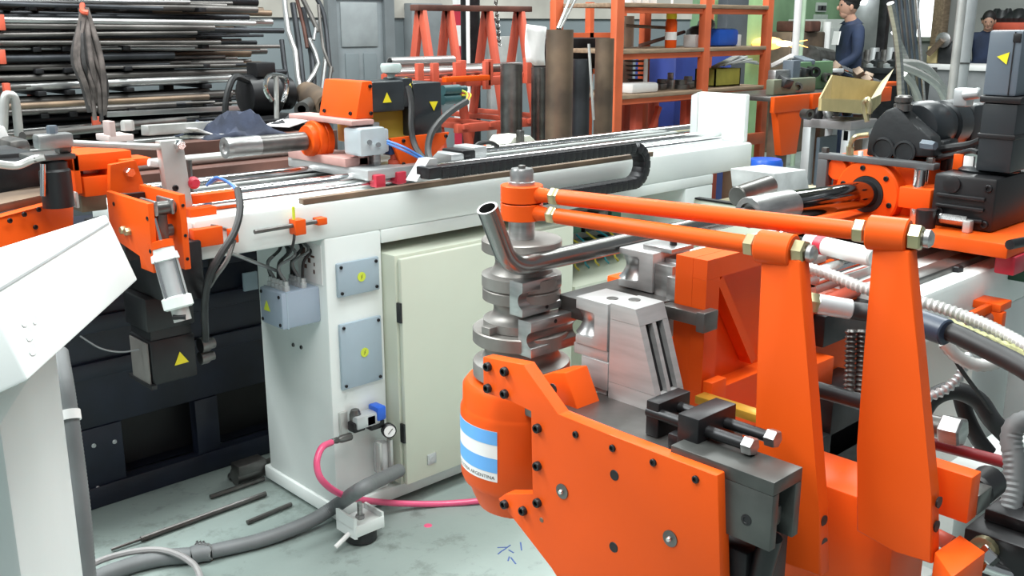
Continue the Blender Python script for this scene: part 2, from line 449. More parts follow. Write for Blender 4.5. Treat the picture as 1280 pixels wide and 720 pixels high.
for k, (p, mt, lb, r) in enumerate(tb):
    yy = 6.35 + .05*(k % 4)
    solo('bent_tube', MB().tube([on(a, b, y=yy + .002*(70-b)) for a, b in p], r, 8, 3 if k % 2 else 2, hollow=.75), mt, lb, 'tube', 'bent tubes leaning by the pipe rack')
# rusty thick tube lying, ring end, hand truck, dark motor heap
a, b = on(384, 118, y=5.2), on(412, 134, y=4.7)
solo('rusty_thick_tube', MB().pipe(a, b, .075, .06, 18), RUST, 'thick rusty brown tube lying on the floor clutter by the carriage', 'pipe')
solo('short_tube_offcut', MB().pipe(on(377, 137, y=4.6), on(392, 128, y=5.0), .04, .022, 16), STEEL_D, 'dark tube offcut with its open ring end facing us', 'pipe')
ht = thing('hand_truck', 'small hand truck with a rounded tubular steel handle near the rack', 'hand truck', on(345, 150, y=4.9))
obj('handle', MB().tube([on(340, 126, y=4.9), on(332, 112, y=4.9), on(334, 97, y=4.9), on(345, 94, y=4.9), on(357, 98, y=4.9), on(358, 112, y=4.9), on(354, 128, y=4.9)], .014, 8, 4), CHROME, ht)
obj('upright', MB().tube([on(345, 95, y=4.9), on(346, 150, y=4.9)], .014, 8, 1), STEEL_P, ht)
obj('deck', MB().ob(on(346, 150, y=4.95), (.3, .25, .03), bev=.004), BLACK_M, ht)
mo = thing('black_pump_motor', 'black motor with hoses standing beside the hand truck', 'motor', on(322, 140, y=5.2))
c = on(326, 118, y=5.2)
obj('housing', MB().lathe(c+V((-.12, 0, 0)), (1, 0, 0), [(.05, 0), (.11, .02), (.12, .1), (.12, .2), (.08, .24)], 18), BLACK, mo)
obj('fan_cover', MB().cyl(c+V((.12, 0, 0)), c+V((.19, 0, 0)), .095, seg=18, bev=.01), BLACK_M, mo)
obj('terminal_box', MB().ob(c+V((0, -.02, .14)), (.12, .12, .08), bev=.008), BLACK, mo)
obj('hose', MB().tube([c+V((-.1, -.05, .08)), c+V((-.22, -.1, .1)), c+V((-.28, -.1, -.08)), c+V((-.2, -.1, -.25))], .018, 8), RUBBER, mo)
obj('base_frame', MB().box(c.x-.2, c.x+.2, c.y-.12, c.y+.12, c.z-.32, c.z-.12), BLACK_M, mo)

# ================================================================== RED-ORANGE A-FRAME STOCK RACK
ar = thing('a_frame_stock_rack', 'red orange A-frame stock rack with tubes in its tray behind the carriage', 'rack', (4.1, 4.8, 0))
APX = [on(p, 13, y=4.8).x for p in (526, 560, 609, 649)]
for x in APX:
    for sgn in (-1, 1):
        obj('leg', MB().bar((x, 4.8+sgn*.01, 1.535), (x, 4.8+sgn*.33, 0), .055, .03, .003, up=(1, 0, 0)), ORANGE_R, ar)
    obj('arm', MB().box(x-.02, x+.02, 4.45, 5.15, 1.135, 1.165, .003), ORANGE_R, ar)
    obj('arm', MB().box(x-.02, x+.02, 4.40, 5.2, .86, .89, .003), ORANGE_R, ar)
    obj('stop_post', MB().box(x-.02, x+.02, 4.42, 4.46, 1.10, 1.25, .003), ORANGE_R, ar)
for px in (482, 522, 541, 569, 606):
    x = on(px, 85, y=4.45).x
    obj('stop_post', MB().box(x-.022, x+.022, 4.42, 4.45, 1.08, 1.24, .003), ORANGE_R, ar)
x0, x1 = APX[0]-.05, APX[-1]+.08
obj('top_beam', MB().box(x0, x1, 4.76, 4.84, 1.525, 1.56, .004), RUST_R, ar)
obj('tray_beam', MB().box(on(480, 70, y=4.5).x, x1, 4.46, 4.5, 1.10, 1.15, .003), ORANGE_R, ar)
obj('tray_beam', MB().box(on(480, 70, y=5.1).x, x1, 5.1, 5.14, 1.10, 1.15, .003), ORANGE_R, ar)
obj('lower_beam', MB().box(x0, x1, 4.42, 4.46, .84, .89, .003), ORANGE_R, ar)
obj('lower_beam', MB().box(on(552, 95, y=4.4).x, on(607, 95, y=4.4).x, 4.36, 4.40, 1.135, 1.165, .003), ORANGE, ar)
for k, (pa, pb, r, mt, lb) in enumerate([(481, 600, .022, PIPE_C, 'pale bright'), (484, 664, .026, PIPE_A, 'long grey'), (487, 566, .03, PIPE_C, 'short thick bright'), (540, 662, .02, RUST, 'brownish'), (520, 650, .024, PIPE_C, 'second bright'), (482, 664, .018, PIPE_B, 'dark slim')]):
    yy = 4.52 + .075*k; zz = 1.165 + r + (.045 if k == 2 else 0)
    solo('steel_tube', MB().pipe((on(pa, 75, y=yy).x, yy, zz), (on(pb, 75, y=yy).x, yy, zz), r, r*.75, 12), mt, f'{lb} tube lying in the tray of the red orange A-frame rack', 'tube', 'tubes on the A-frame rack')
# dark round column behind the rack and assorted vertical stock
cl = thing('dark_column', 'dark round column with a white edge line rising behind the A-frame rack', 'column', on(590, 100, y=5.6)*1)
cl.location.z = 0
c = on(588, 40, y=5.6)
obj('column_shaft', MB().cyl((c.x, c.y, 0), (c.x, c.y, 2.6), .07, seg=20), BLACK_M, cl)
obj('white_pipe', MB().cyl((c.x-.075, c.y-.06, 0), (c.x-.075, c.y-.06, 2.6), .014, seg=8), PAPER, cl, label='thin white pipe clipped to the column')
def vpipe(px0, px1, top, y, mt, label, name='standing_pipe', bot=0.0, hollow=True):
    a = on(px0, top, y=y); b = on(px1, top, y=y); c = (a+b)/2; r = (px1-px0)/2/FPX*(a-_C).dot(_F)
    mb = MB(); mb.lathe((c.x, c.y, bot), (0, 0, 1), [(r, 0), (r, c.z-bot), (r*.86, c.z-bot), (r*.84, c.z-bot-.2)] if hollow else [(r, 0), (r, c.z-bot)], 24)
    return solo(name, mb, mt, label, 'pipe', 'large pipes standing on end')
vpipe(682, 717, 37, 3.7, RUST, 'tallest brown steel pipe standing on end between the racks')
vpipe(716, 738, 74, 3.85, PIPE_B, 'black stencilled pipe standing just right of the tallest brown pipe')
vpipe(744, 768, 48, 3.9, RUST, 'brown pipe standing on end against the orange shelf post')
vpipe(625, 653, 80, 4.0, STEEL_D, 'dark grey pipe standing on end under the A-frame rack tray')
vpipe(664, 683, 84, 4.0, STEEL_D, 'slim grey pipe standing left of the tallest brown pipe')
vpipe(770, 793, 20, 4.9, RUST, 'rusty pipe standing on end behind the orange shelf')
o = solo('hanging_sheet', MB().grid(lambda u, v: on(658+24*u, 30+(52 if u > .2 else 48)*v + 4*u*(1-v), y=3.62) + V((0, .012*math.sin(6*u+3*v), 0)), 6, 6), PAPER, 'white sheet hanging beside the tallest brown pipe', 'sheet')
sm = o.modifiers.new('thick', 'SOLIDIFY'); sm.thickness = .004
solo('orange_bin', MB().box(on(640, 175, y=3.35).x, on(688, 175, y=3.35).x, 3.35, 3.55, 0, .9, .006), ORANGE, 'orange steel bin at the foot of the tallest brown pipe', 'bin')
wbk = thing('white_casting', 'white painted casting with an arched side in front of orange bin', 'casting', on(650, 190, y=3.2))
c = on(645, 178, y=3.2)
ac_ = [V((c.x-.09, 3.16, c.z-.09)), V((c.x-.05, 3.16, c.z-.09)), V((c.x-.035, 3.16, c.z-.04)), V((c.x+.0, 3.16, c.z-.02)), V((c.x+.035, 3.16, c.z-.04)), V((c.x+.05, 3.16, c.z-.09)), V((c.x+.09, 3.16, c.z-.09)), V((c.x+.09, 3.16, c.z+.0)), V((c.x+.05, 3.16, c.z+.03)), V((c.x-.05, 3.16, c.z+.03)), V((c.x-.09, 3.16, c.z-.01))]
obj('body', MB().prism(ac_, (0, .14, 0), .004), mat('ivory_paint', (.70, .70, .60), .5), wbk)
obj('pedestal', MB().box(c.x-.06, c.x+.06, 3.18, 3.28, 0, c.z-.088), BLACK_M, wbk)
obj('rib', MB().box(c.x-.04, c.x-.015, 3.13, 3.16, c.z-.0, c.z+.06, .004), STEEL_D, wbk)
# thin rods leaning up against the tall pipes
for k, (p0, p1) in enumerate([((697, 36), (716, -10)), ((700, 36), (722, -6)), ((742, 150), (736, 55))]):
    solo('leaning_rod', MB().cyl(on(*p0, y=3.74), on(*p1, y=3.8), .008, seg=8), STEEL_P, ['thin rod slanting out of the tallest brown pipe', 'second thin rod slanting beside the first out of brown pipe', 'flat bright strip leaning between the black and brown pipes'][k], 'rod')
# red chain hoist hanging
ch = thing('hanging_chain', 'steel chain hanging behind the A-frame rack', 'chain', on(622, 2, y=5.0))
for k in range(14):
    p = on(620+.3*k, 2+4*k, y=5.0)
    mb = MB(); mb.tube([p+V((.012*math.cos(t), .012*math.sin(t) if k % 2 else 0, .018*math.sin(t))) for t in [2*math.pi*i/10 for i in range(11)]], .004, 5, 1)
    obj('chain_link', mb, STEEL_D, ch)

# ================================================================== ORANGE SHELF
sh = thing('orange_shelf', 'tall orange steel shelving unit with three boards of tools and scrap', 'shelf', (5.4, 4.2, 0))
SX = [on(775, 60, y=4.0).x, on(884, 60, y=4.0).x, on(961, 60, y=4.0).x]
for y in (4.0, 4.5):
    for i, x in enumerate(SX):
        obj('post', MB().box(x-.035, x+.035, y, y+.05, 0, 2.1, .004), ORANGE_S, sh)
zb = [on(865, 113, y=4.0).z-.0, on(865, 60, y=4.0).z, on(865, 5, y=4.0).z]
for z in zb:
    for xa, xb in ((SX[0]+.03, SX[1]-.03), (SX[1]+.03, SX[2]-.03)):
        obj('shelf_board', MB().box(xa, xb, 4.0, 4.5, z-.025, z, .003), WOOD, sh)
    obj('shelf_beam', MB().box(SX[0], SX[2], 4.02, 4.05, z-.06, z-.026, .003), ORANGE_S, sh)
obj('shelf_beam', MB().box(SX[0], SX[2], 3.99, 4.02, .62, .70, .003), ORANGE_S, sh)
def shelfpt(px, k, y): p = on(px, 60, y=y); return V((p.x, y, zb[k]))
# things on the boards
p = shelfpt(838, 1, 4.12)
sc_ = thing('spray_can', 'orange spray can with a yellow cap on the middle board', 'spray can', p)
obj('body', MB().lathe(p, (0, 0, 1), [(.035, 0), (.038, .01), (.038, .16), (.03, .18)], 16), ORANGE, sc_)
obj('label_band', MB().lathe(p+V((0, 0, .05)), (0, 0, 1), [(.0385, 0), (.0385, .05)], 16, cap=False), PAPER, sc_)
obj('cap', MB().lathe(p+V((0, 0, .18)), (0, 0, 1), [(.034, 0), (.034, .07), (.02, .075)], 16), YELLOW, sc_)
obj('nozzle_tube', MB().cyl(p+V((0, 0, .25)), p+V((0, 0, .38)), .008, seg=8), PAPER, sc_)
p = shelfpt(868, 1, 4.15); solo('small_carton', MB().box(p.x-.06, p.x+.06, 4.1, 4.2, p.z, p.z+.08, .004), PAPER, 'small white carton right of the spray can', 'box')
p = shelfpt(902, 1, 4.15)
bx = thing('blue_tool_case', 'blue plastic tool case with rounded top on the middle board', 'case', p)
obj('case', MB().box(p.x-.13, p.x+.11, 4.08, 4.26, p.z, p.z+.12, .03), BLUE, bx); obj('white_edge', MB().box(p.x+.09, p.x+.13, 4.08, 4.2, p.z, p.z+.08, .006), PAPER, bx)
solo('steel_rod', MB().cyl(on(781, 32, y=4.1), on(838, 35, y=4.2), .01, seg=8), RUST, 'thin brown rod leaning high across the left bay of shelf', 'rod')
solo('steel_rod', MB().cyl(on(800, 57, y=4.1), on(855, 40, y=4.35), .012, seg=8), RUST_R, 'reddish rod slanting from the middle board to the back', 'rod')
p = shelfpt(872, 1, 4.35); solo('scrap_heap', MB().sph(p+V((0, 0, .07)), .12, (1, .7, .6), 10).sph(p+V((.09, 0, .14)), .08, (1, .7, .7), 8), STEEL_D, 'dark heap of metal parts at the back of the middle board', 'scrap')
p = shelfpt(800, 0, 4.1)
solo('white_tray', MB().box(p.x-.12, p.x+.14, 4.05, 4.2, p.z, p.z+.06, .015), PAPER, 'white plastic tray at the left end of the lower board', 'tray')
p = shelfpt(796, 0, 4.3)
wire = thing('wire_basket', 'small dark wire basket behind the white tray', 'basket', p)
for k in range(5):
    obj('wire', MB().lathe(p+V((0, 0, .06+.03*k)), (0, 0, 1), [(.055+.006*k, 0), (.06+.006*k, .004), (.055+.006*k, .008), (.055+.006*k, 0)], 14, cap=False), STEEL_D, wire)
obj('base', MB().cyl(p, p+V((0, 0, .06)), .05, seg=14), STEEL_D, wire)
p = shelfpt(808, 0, 4.16); solo('upright_dowel', MB().cyl(p+V((0, 0, .06)), p+V((0, 0, .22)), .014, seg=10), PAPER, 'white dowel standing up out of the white tray', 'rod')
for k, (px, w_, h_, lb) in enumerate([(822, .05, .045, 'low grey steel bracket'), (832, .06, .07, 'stepped grey die block'), (844, .03, .11, 'upright dark punch'), (853, .07, .06, 'round grey collar'), (866, .08, .08, 'large grey bent bracket'), (876, .05, .05, 'small dark block')]):
    p = shelfpt(px, 0, 4.12+.02*(k % 2)); mb = MB()
    if k == 3: mb.lathe(p, (0, 0, 1), [(w_*.9, 0), (w_*.9, h_*.5), (w_*.6, h_*.5), (w_*.6, h_)], 16)
    else: mb.box(p.x-w_/2, p.x+w_/2, p.y, p.y+.08, p.z, p.z+h_*.6, .005).box(p.x-w_/4, p.x+w_/3, p.y+.01, p.y+.05, p.z+h_*.6, p.z+h_, .004)
    solo('steel_fitting', mb, STEEL_D if k % 2 else STEEL, f'{lb} on the lower board, left bay of the orange shelf', 'fitting')
p = shelfpt(912, 0, 4.1)
ck = MB(); 
for (a, b, c_, d) in ((-.15, .15, 0, .01), (-.15, .15, .16, .17)): ck.box(p.x+a, p.x+b, p.y+c_, p.y+d, p.z, p.z+.12)
ck.box(p.x-.15, p.x-.14, p.y, p.y+.17, p.z, p.z+.12).box(p.x+.14, p.x+.15, p.y, p.y+.17, p.z, p.z+.12).box(p.x-.15, p.x+.15, p.y, p.y+.17, p.z, p.z+.01)
solo('yellow_crate', ck, mat('olive_yellow_plastic', (.45, .42, .08), .6, var=.2), 'open olive yellow crate on the lower board, right bay', 'crate')
for k in range(5):
    a = on(893+9*k, 84-2*k, y=4.25+.03*k); b = on(925+6*k, 68+3*k, y=4.38)
    solo('sheet_offcut', MB().bar(a, b, .05, .012, .002), ALU if k % 2 else STEEL_P, f'bright sheet metal offcut lying slanted over the yellow crate', 'offcut', 'sheet metal offcuts over the yellow crate')
solo('blue_bin', MB().box(on(838, 90, y=4.75).x, on(908, 90, y=4.75).x, 4.7, 5.1, 0, 1.25, .02), mat('deep_blue_plastic', (.03, .06, .30), .5), 'deep blue bin seen through the shelf behind the lower board', 'bin')
solo('green_board', MB().box(on(893, 20, y=5.2).x, on(955, 20, y=5.2).x, 5.2, 5.26, 0, 1.8, .004), mat('light_green_panel', (.28, .45, .22), .6), 'light green board behind the right bay of the shelf', 'board')
solo('dark_column_box', MB().box(on(903, 20, y=5.1).x, on(929, 20, y=5.1).x, 5.05, 5.15, 0, 1.75, .004), mat('slate_panel', (.06, .07, .08), .6), 'dark slate box standing before the light green board', 'box')
for k in range(4):
    px = 783+10*k; p = shelfpt(px, 2, 4.2)
    solo('white_bottle', MB().lathe(p, (0, 0, 1), [(.03, 0), (.03, .14), (.012, .17), (.012, .2)], 12), PAPER, 'white bottle on the top board of the orange shelf', 'bottle', 'white bottles on the top board')
# orange table standing under the shelf
ot = thing('orange_table', 'orange welded steel table standing beneath the shelf boards', 'table', on(830, 150, y=4.2)*1); ot.location.z = 0
xa, xb = on(798, 120, y=4.1).x, on(905, 120, y=4.1).x; zt = on(830, 118, y=4.1).z
obj('tabletop', MB().box(xa, xb, 4.1, 4.7, zt-.05, zt, .004), ORANGE_R, ot)
for x in (xa+.04, xb-.04, (xa+xb)/2+.1):
    for y in (4.12, 4.66): obj('leg', MB().box(x-.035, x+.035, y, y+.05, 0, zt-.05, .003), ORANGE_R, ot)
obj('brace', MB().bar((xa+.05, 4.13, .5), (xa+.25, 4.13, zt-.08), .03, .03), ORANGE_R, ot)
solo('small_parts_bin_red', MB().box(on(700, 60, y=4.6).x, on(768, 60, y=4.6).x, 4.6, 4.9, 1.16, 1.36, .01), BLACK_M, 'dark rack drawer seen between the tall pipes', 'drawer')
gr = thing('gas_bottle_rack', 'orange framed rack of small bottles behind the tall pipes', 'rack', on(730, 60, y=4.95)*1); gr.location.z = 0
xa, xb = on(690, 20, y=5.0).x, on(775, 20, y=5.0).x
for z in (1.35, 1.1): obj('shelf_beam', MB().box(xa, xb, 4.95, 5.0, z, z+.04), ORANGE_S, gr)
for x in (xa, (xa+xb)/2, xb): obj('post', MB().box(x-.02, x+.02, 4.95, 5.0, 0, 1.6), ORANGE_S, gr)
for k in range(5):
    x = xa+.1+k*.13
    solo('hanging_tool', MB().lathe((x, 4.9, 1.14), (0, 0, 1), [(.02, 0), (.02, .12), (.03, .12), (.03, .17), (.012, .18)], 10), [STEEL_D, RUST, BLACK_M][k % 3], 'small tool standing on the orange framed rack behind the tall pipes', 'tool', 'tools on the rack behind the tall pipes')

# ---- box helpers from two sighted corners (left-top, right-bottom) of a face
def fb(mb, a, b, y0, y1, bev=.004, mi=0):
    p, q = on(*a, y=y0), on(*b, y=y0)
    return mb.box(p.x, q.x, y0, y1, q.z, p.z, bev, mi)
def fx(mb, a, b, x0, x1, bev=.004, mi=0):
    p, q = on(*a, x=x0), on(*b, x=x0)
    return mb.box(x0, x1, q.y, p.y, q.z, p.z, bev, mi)
def tri_sign(parent, c, n, s, mt=None, up=(0, 0, 1), label='yellow warning triangle'):
    """warning triangle sticker with a black bolt mark"""
    c = V(c); n = V(n).normalized(); u = V(up); r = u.cross(n).normalized(); u = n.cross(r)
    mb = MB(); mb.prism([c - r*s*.55 - u*s*.45, c + r*s*.55 - u*s*.45, c + u*s*.55], n*.0012)
    o = obj('warning_sticker', mb, YELLOW if mt is None else mt, parent, label=label, flat=True)
    return o

# ================================================================== LEFT TUBE BENDING MACHINE
YA = 2.333
A = thing('tube_bending_machine', 'white tube bending machine with cream cabinet and long bed, left of the orange turret', 'machine', (1.6, 2.5, 0))
obj('base_plate', MB().box(1.49, 3.33, 2.323, 2.745, .012, .056, .006), WHITE, A)
obj('column', MB().box(1.497, 1.692, YA, 2.72, .056, .872, .008), WHITE, A)
obj('header', MB().box(1.692, 3.33, YA, 2.72, .83, .870, .004), WHITE, A)
obj('right_column', MB().box(3.15, 3.33, YA, 2.72, .056, .83, .006), WHITE, A)
obj('back_panel', MB().box(1.692, 3.15, 2.70, 2.72, .056, .83), CREAM, A)
cab = MB(); cab.box(1.70, 2.44, 2.283, 2.70, .075, .80, .004)
cab = obj('electrical_cabinet', cab, CREAM, A, label='cream electrical cabinet with a closed door')
obj('door', MB().box(1.706, 2.44, 2.262, 2.282, .078, .792, .007), CREAM, cab)
obj('hinge', MB().box(1.699, 1.706, 2.262, 2.28, .60, .66), BLACK, cab)
obj('hinge', MB().box(1.699, 1.706, 2.262, 2.28, .22, .28), BLACK, cab)
p = on(539, 573, y=2.262)
lk = MB(); lk.box(p.x-.017, p.x+.017, 2.256, 2.263, p.z-.017, p.z+.017, .002)
lk.cyl((p.x, 2.254, p.z), (p.x, 2.258, p.z), .009, seg=12)
obj('door_lock', lk, ALU, cab, label='small square chrome door lock')
# open second cabinet with wiring inside and its door swung open
oc = MB(); oc.box(2.46, 3.15, 2.55, 2.57, .075, .80).box(2.44, 2.46, 2.29, 2.57, .075, .80).box(2.46, 3.15, 2.29, 2.55, .075, .085)
oc.box(2.46, 3.15, 2.27, 2.55, .555, .57)
oc = obj('open_cabinet', oc, CREAM, A, label='open cabinet bay showing wiring and terminals')
obj('open_door', MB().box(3.13, 3.15, 1.90, 2.28, .08, .80, .006), CREAM, A, label='cabinet door swung open toward us')
obj('door_edge', MB().box(3.125, 3.155, 1.895, 2.27, .80, .806), BLACK, A)
eb = mat('green_circuit_board', (.05, .16, .11), .5)
obj('mounting_board', MB().box(2.48, 3.0, 2.53, 2.55, .57, .78), mat('grey_mount_plate', (.3, .32, .3), .5), oc)
for k in range(6):
    obj('terminal_block', MB().box(2.50+.075*k, 2.555+.075*k, 2.47, 2.53, .70-.005*(k % 2), .765, .003), [BLACK, STEEL_D, eb][k % 3], oc)
for k in range(5):
    obj('relay', MB().box(2.5+.09*k, 2.57+.09*k, 2.46, 2.53, .60, .66, .003), [eb, BLACK, CREAM][k % 3], oc)
teal = mat('teal_wire', (.02, .28, .36), .5)
for k in range(7):
    x = 2.5+.055*k
    obj('wire', MB().tube([(x, 2.46, .70), (x+.02, 2.41, .65+.01*(k % 3)), (x-.015, 2.40, .61), (x+.03, 2.42, .575)], .004, 5, 5), teal if k % 2 else mat('yellow_wire', (.6, .5, .05)), oc)
# cover plates with screws and stickers
for (pa, pb) in (((418, 325), (472, 360)), ((423, 405), (477, 475))):
    a, b = on(*pa, y=YA), on(*pb, y=YA)
    if pa[1] == 325: x0, x1, z0, z1 = 1.528, 1.673, .697, .797
    else: x0, x1, z0, z1 = 1.528, 1.674, .418, .618
    pl = obj('cover_plate', MB().box(x0, x1, YA-.012, YA, z0, z1, .004), BLUEGREY, A, label='small grey blue cover plate, upper' if z0 > .6 else 'tall grey blue cover plate, lower')
    for x in (x0+.012, x1-.012):
        for z in (z0+.012, z1-.012): bolt(pl, (x, YA-.012, z), (0, -1, 0), .005, .004, BLACK_M, 'screw')
    c = V(((x0+x1)/2+.008, YA-.0125, (z0+z1)/2))
    obj('warning_sticker', MB().lathe(c, (0, -1, 0), [(.0, 0), (.014, 0), (.014, .0012), (0, .0012)], 18, cap=False), YELLOWG, pl, label='round yellow warning sticker')
    obj('bolt_mark', MB().prism([c+V((-.003, -.0014, -.007)), c+V((.002, -.0014, 0)), c+V((0, -.0014, .001)), c+V((.004, -.0014, .008)), c+V((-.002, -.0014, .001)), c+V((0, -.0014, 0))], (0, -.0006, 0)), PRINT, pl, flat=True)
# junction box on the end face with glands and cables
p1, p2 = on(322, 345, x=1.37), on(352, 393, x=1.37)
jb = MB(); jb.box(1.372, 1.497, p2.y, p1.y, .625, .73, .006)
jb = obj('junction_box', jb, mat('junction_box_grey', (.33, .40, .49), .5, var=.04), A, label='grey junction box with cable glands on top')
obj('lid_seam', MB().box(1.388, 1.391, p2.y-.001, p1.y+.001, .624, .731), BLUEGREY, jb)
for y in (p2.y+.012, p1.y-.012):
    for z in (.637, .718): bolt(jb, (1.372, y, z), (-1, 0, 0), .005, .003, BLACK_M, 'screw')
tri_sign(jb, (1.371, (p1.y+p2.y)/2+.02, .68), (-1, 0, 0), .03, YELLOWG)
for k in range(9):
    y = p2.y+.02+(k % 5)*(p1.y-p2.y-.04)/4; x = 1.40+.055*(k//5)
    obj('cable_gland', MB().lathe((x, y, .73), (0, 0, 1), [(.011, 0), (.011, .014), (.008, .016), (.008, .028)], 8), ALU, jb)
    obj('cable', MB().tube([(x, y, .755), (x+.012*(k % 3-1), y+.01, .80), (x+.03+.02*(k % 2), y+.035*(1 if k % 2 else -.3), .84), (1.46+.01*k, 2.60+.01*k, .875)], .0045, 6, 5), RUBBER if k % 3 else HOSE_G, jb)
# paper notice on the end face, with blank printed blocks
c0 = on(384, 325, x=1.4965); 
nt_ = obj('paper_notice', MB().box(1.4955, 1.4972, c0.y-.075, c0.y+.05, .735, .85), PAPER, A, label='white printed notice on the end face')
for (dy, dz, w_, h_) in ((.02, .028, .026, .028), (-.012, .008, .014, .014), (.012, -.012, .02, .012), (-.03, .022, .02, .006), (-.035, -.022, .008, .012), (-.038, .0, .006, .01)):
    obj('printed_block', MB().box(1.4950, 1.4956, c0.y+dy-w_/2, c0.y+dy+w_/2, .79+dz-h_/2, .79+dz+h_/2), RUST_R, nt_, flat=True)
for px, py in ((367, 431), (377, 434)):
    bolt(A, on(px, py, x=1.497), (-1, 0, 0), .006, .004, STEEL_D, 'screw')
# bed
bed = obj('bed', MB().box(1.12, 3.6, YA, 2.86, .868, .975, .012), WHITE, A, label='long white bed beam')
obj('bed_nose', MB().box(1.06, 1.12, YA+.01, 2.84, .90, .972, .006), WHITE, A)
for y in (2.49, 2.715):
    obj('guide_rail', MB().cyl((1.14, y, 1.002), (3.72, y, 1.002), .018, seg=16), CHROME, A)
    obj('rail_support', MB().box(1.14, 3.62, y-.012, y+.012, .974, .99), STEEL, A)
obj('gear_rack', MB().box(1.44, 2.95, 2.338, 2.362, .974, .99, .002), RUST, A, label='brown gear rack along the front edge of bed')
ch = MB(); ch.box(1.14, 3.55, 2.53, 2.675, .974, .982).box(1.14, 3.55, 2.80, 2.83, .974, 1.0)
obj('channel', ch, STEEL_D, A)
obj('feed_rod', MB().cyl((1.16, 2.425, .992), (3.5, 2.425, .992), .009, seg=10), CHROME, A)
obj('end_plate', MB().box(3.57, 3.6, 2.36, 2.60, .975, 1.17, .006).prism([(3.569, 2.60, .975), (3.55, 2.62, .975), (3.55, 2.62, 1.155), (3.569, 2.60, 1.169)], (.03, 0.003, 0)), WHITE, A, label='white upright stop plate at the far bed end')
obj('end_foot', MB().box(3.6, 3.7, 2.40, 2.80, .86, .885, .003), NAVY, A)
# sensor rod with orange clamp on the bed front
sr = obj('sensor_rod', MB().cyl(on(318, 290, y=2.31), on(407, 275, y=2.31), .006, seg=10), STEEL_D, A)
c = on(372, 283, y=2.31)
obj('sensor_clamp', MB().box(c.x-.015, c.x+.018, 2.295, 2.33, c.z-.022, c.z+.02, .003), ORANGE, A)
obj('sensor_pin', MB().cyl(c+V((-.01, 0, .02)), c+V((-.01, 0, .055)), .004, seg=8), YELLOWG, A)
c = on(404, 276, y=2.31); obj('sensor_clamp', MB().box(c.x-.022, c.x+.008, 2.30, 2.33, c.z-.01, c.z+.01, .003), ORANGE, A)
obj('sensor_cable', MB().tube([on(368, 292, y=2.31), on(367, 302, y=2.30), on(363, 315, y=2.33), on(352, 325, y=2.45)], .004, 6), RUBBER, A)
# cable chain: upper run, turn, lower run, link by link
lm = MB(); lm.box(-.0135, .0135, -.028, .028, -.018, .018, .003).box(-.0145, .0145, -.030, -.022, -.012, .012, .002)
cc0 = obj('cable_chain', MB().box(1.80, 1.85, 2.24, 2.30, 1.015, 1.05, .004), BLACK_M, A, label='black segmented cable chain looping beside the bed')
link = None; zc, xc, R_ = .966, 2.735, .064
path = []
x = 1.865
while x < xc: path.append((x, zc+R_, 0)); x += .0285
for k in range(1, 8): a = math.pi*k/8; path.append((xc+R_*math.sin(a), zc+R_*math.cos(a), a))
x = xc
while x > 2.26: path.append((x, zc-R_-.002*(xc-x), math.pi)); x -= .0285
for (x, z, a) in path:
    if link is None:
        link = obj('chain_link', lm, BLACK_M, cc0); setp(link, V((x, 2.27, z)), cc0)
        proto_link = link
    else: inst(proto_link, (x, 2.27, z), cc0, Euler((0, a, 0)))

# ---- carriage on the bed
MY, MZ = 2.68, 1.102
ca = obj('carriage', MB().box(1.70, 1.96, 2.40, 2.84, 1.005, 1.036, .004), ALU, A, label='feed carriage base plate on the rails')
for (x, y, nm) in ((1.715, 2.385, 'red'), (1.80, 2.395, 'red')):
    obj('wiper_block', MB().box(x, x+.035, y-.005, y+.03, .985, 1.022, .004), RED, ca, label='red plastic rail wiper')
fl = MB(); fl.lathe((1.672, MY, MZ), (1, 0, 0), [(.03, 0), (.046, 0), (.049, .006), (.049, .018), (.058, .020), (.060, .026), (.060, .040), (.057, .042), (.057, .046), (.060, .048), (.060, .066), (.05, .07)], 28)
obj('spindle_flange', fl, ORANGE, ca, label='orange ribbed spindle flange')
obj('spindle_tube', MB().cyl((1.415, MY, MZ), (1.665, MY, MZ), .028, seg=20), STEEL_D, ca)
obj('spindle_nose', MB().lathe((1.398, MY, MZ), (1, 0, 0), [(.017, .006), (.018, 0), (.031, 0), (.031, .02), (.029, .025), (.029, .11)], 20), STEEL, ca, label='bright collet nose of the spindle')
obj('front_frame', MB().box(1.74, 1.775, 2.50, 2.545, 1.035, 1.168, .003).box(1.70, 1.78, 2.47, 2.82, 1.160, 1.175, .003).box(1.69, 1.80, 2.50, 2.82, 1.036, 1.062, .003), mat('pinkish_worn_paint', (.62, .36, .33), .5, var=.2), ca)
obj('frame_post', MB().box(1.775, 1.80, 2.47, 2.51, 1.036, 1.165, .003), STEEL, ca)
ho = MB(); ho.prism([(1.735, 2.50, 1.175), (1.80, 2.50, 1.175), (1.80, 2.50, 1.285), (1.762, 2.50, 1.285)], (0, .20, 0), .004)
ho = obj('belt_housing', ho, ORANGE, ca, label='orange sloped belt housing')
for z in (1.19, 1.27): bolt(ho, (1.79, 2.50, z), (0, -1, 0), .006, .004, BLACK_M)
bolt(ho, (1.739, 2.53, 1.19), (-.93, 0, .35), .006, .006, BLACK_M); bolt(ho, (1.739, 2.67, 1.19), (-.93, 0, .35), .006, .006, BLACK_M)
sv = MB(); sv.box(1.80, 1.925, 2.505, 2.63, 1.19, 1.282, .008).box(1.925, 1.965, 2.515, 2.62, 1.20, 1.288, .006)
sv = obj('servo_motor', sv, SERVO, ca, label='dark horizontal servo motor with warning triangle')
tri_sign(sv, (1.855, 2.504, 1.232), (0, -1, 0), .03)
obj('oil_cup', MB().lathe((1.93, 2.58, 1.286), (0, 0, 1), [(.012, 0), (.012, .012), (.03, .018), (.034, .036), (.03, .045)], 16), mat('pale_teal_plastic', (.55, .66, .64), .35), ca, label='pale cup on top of the servo motor')
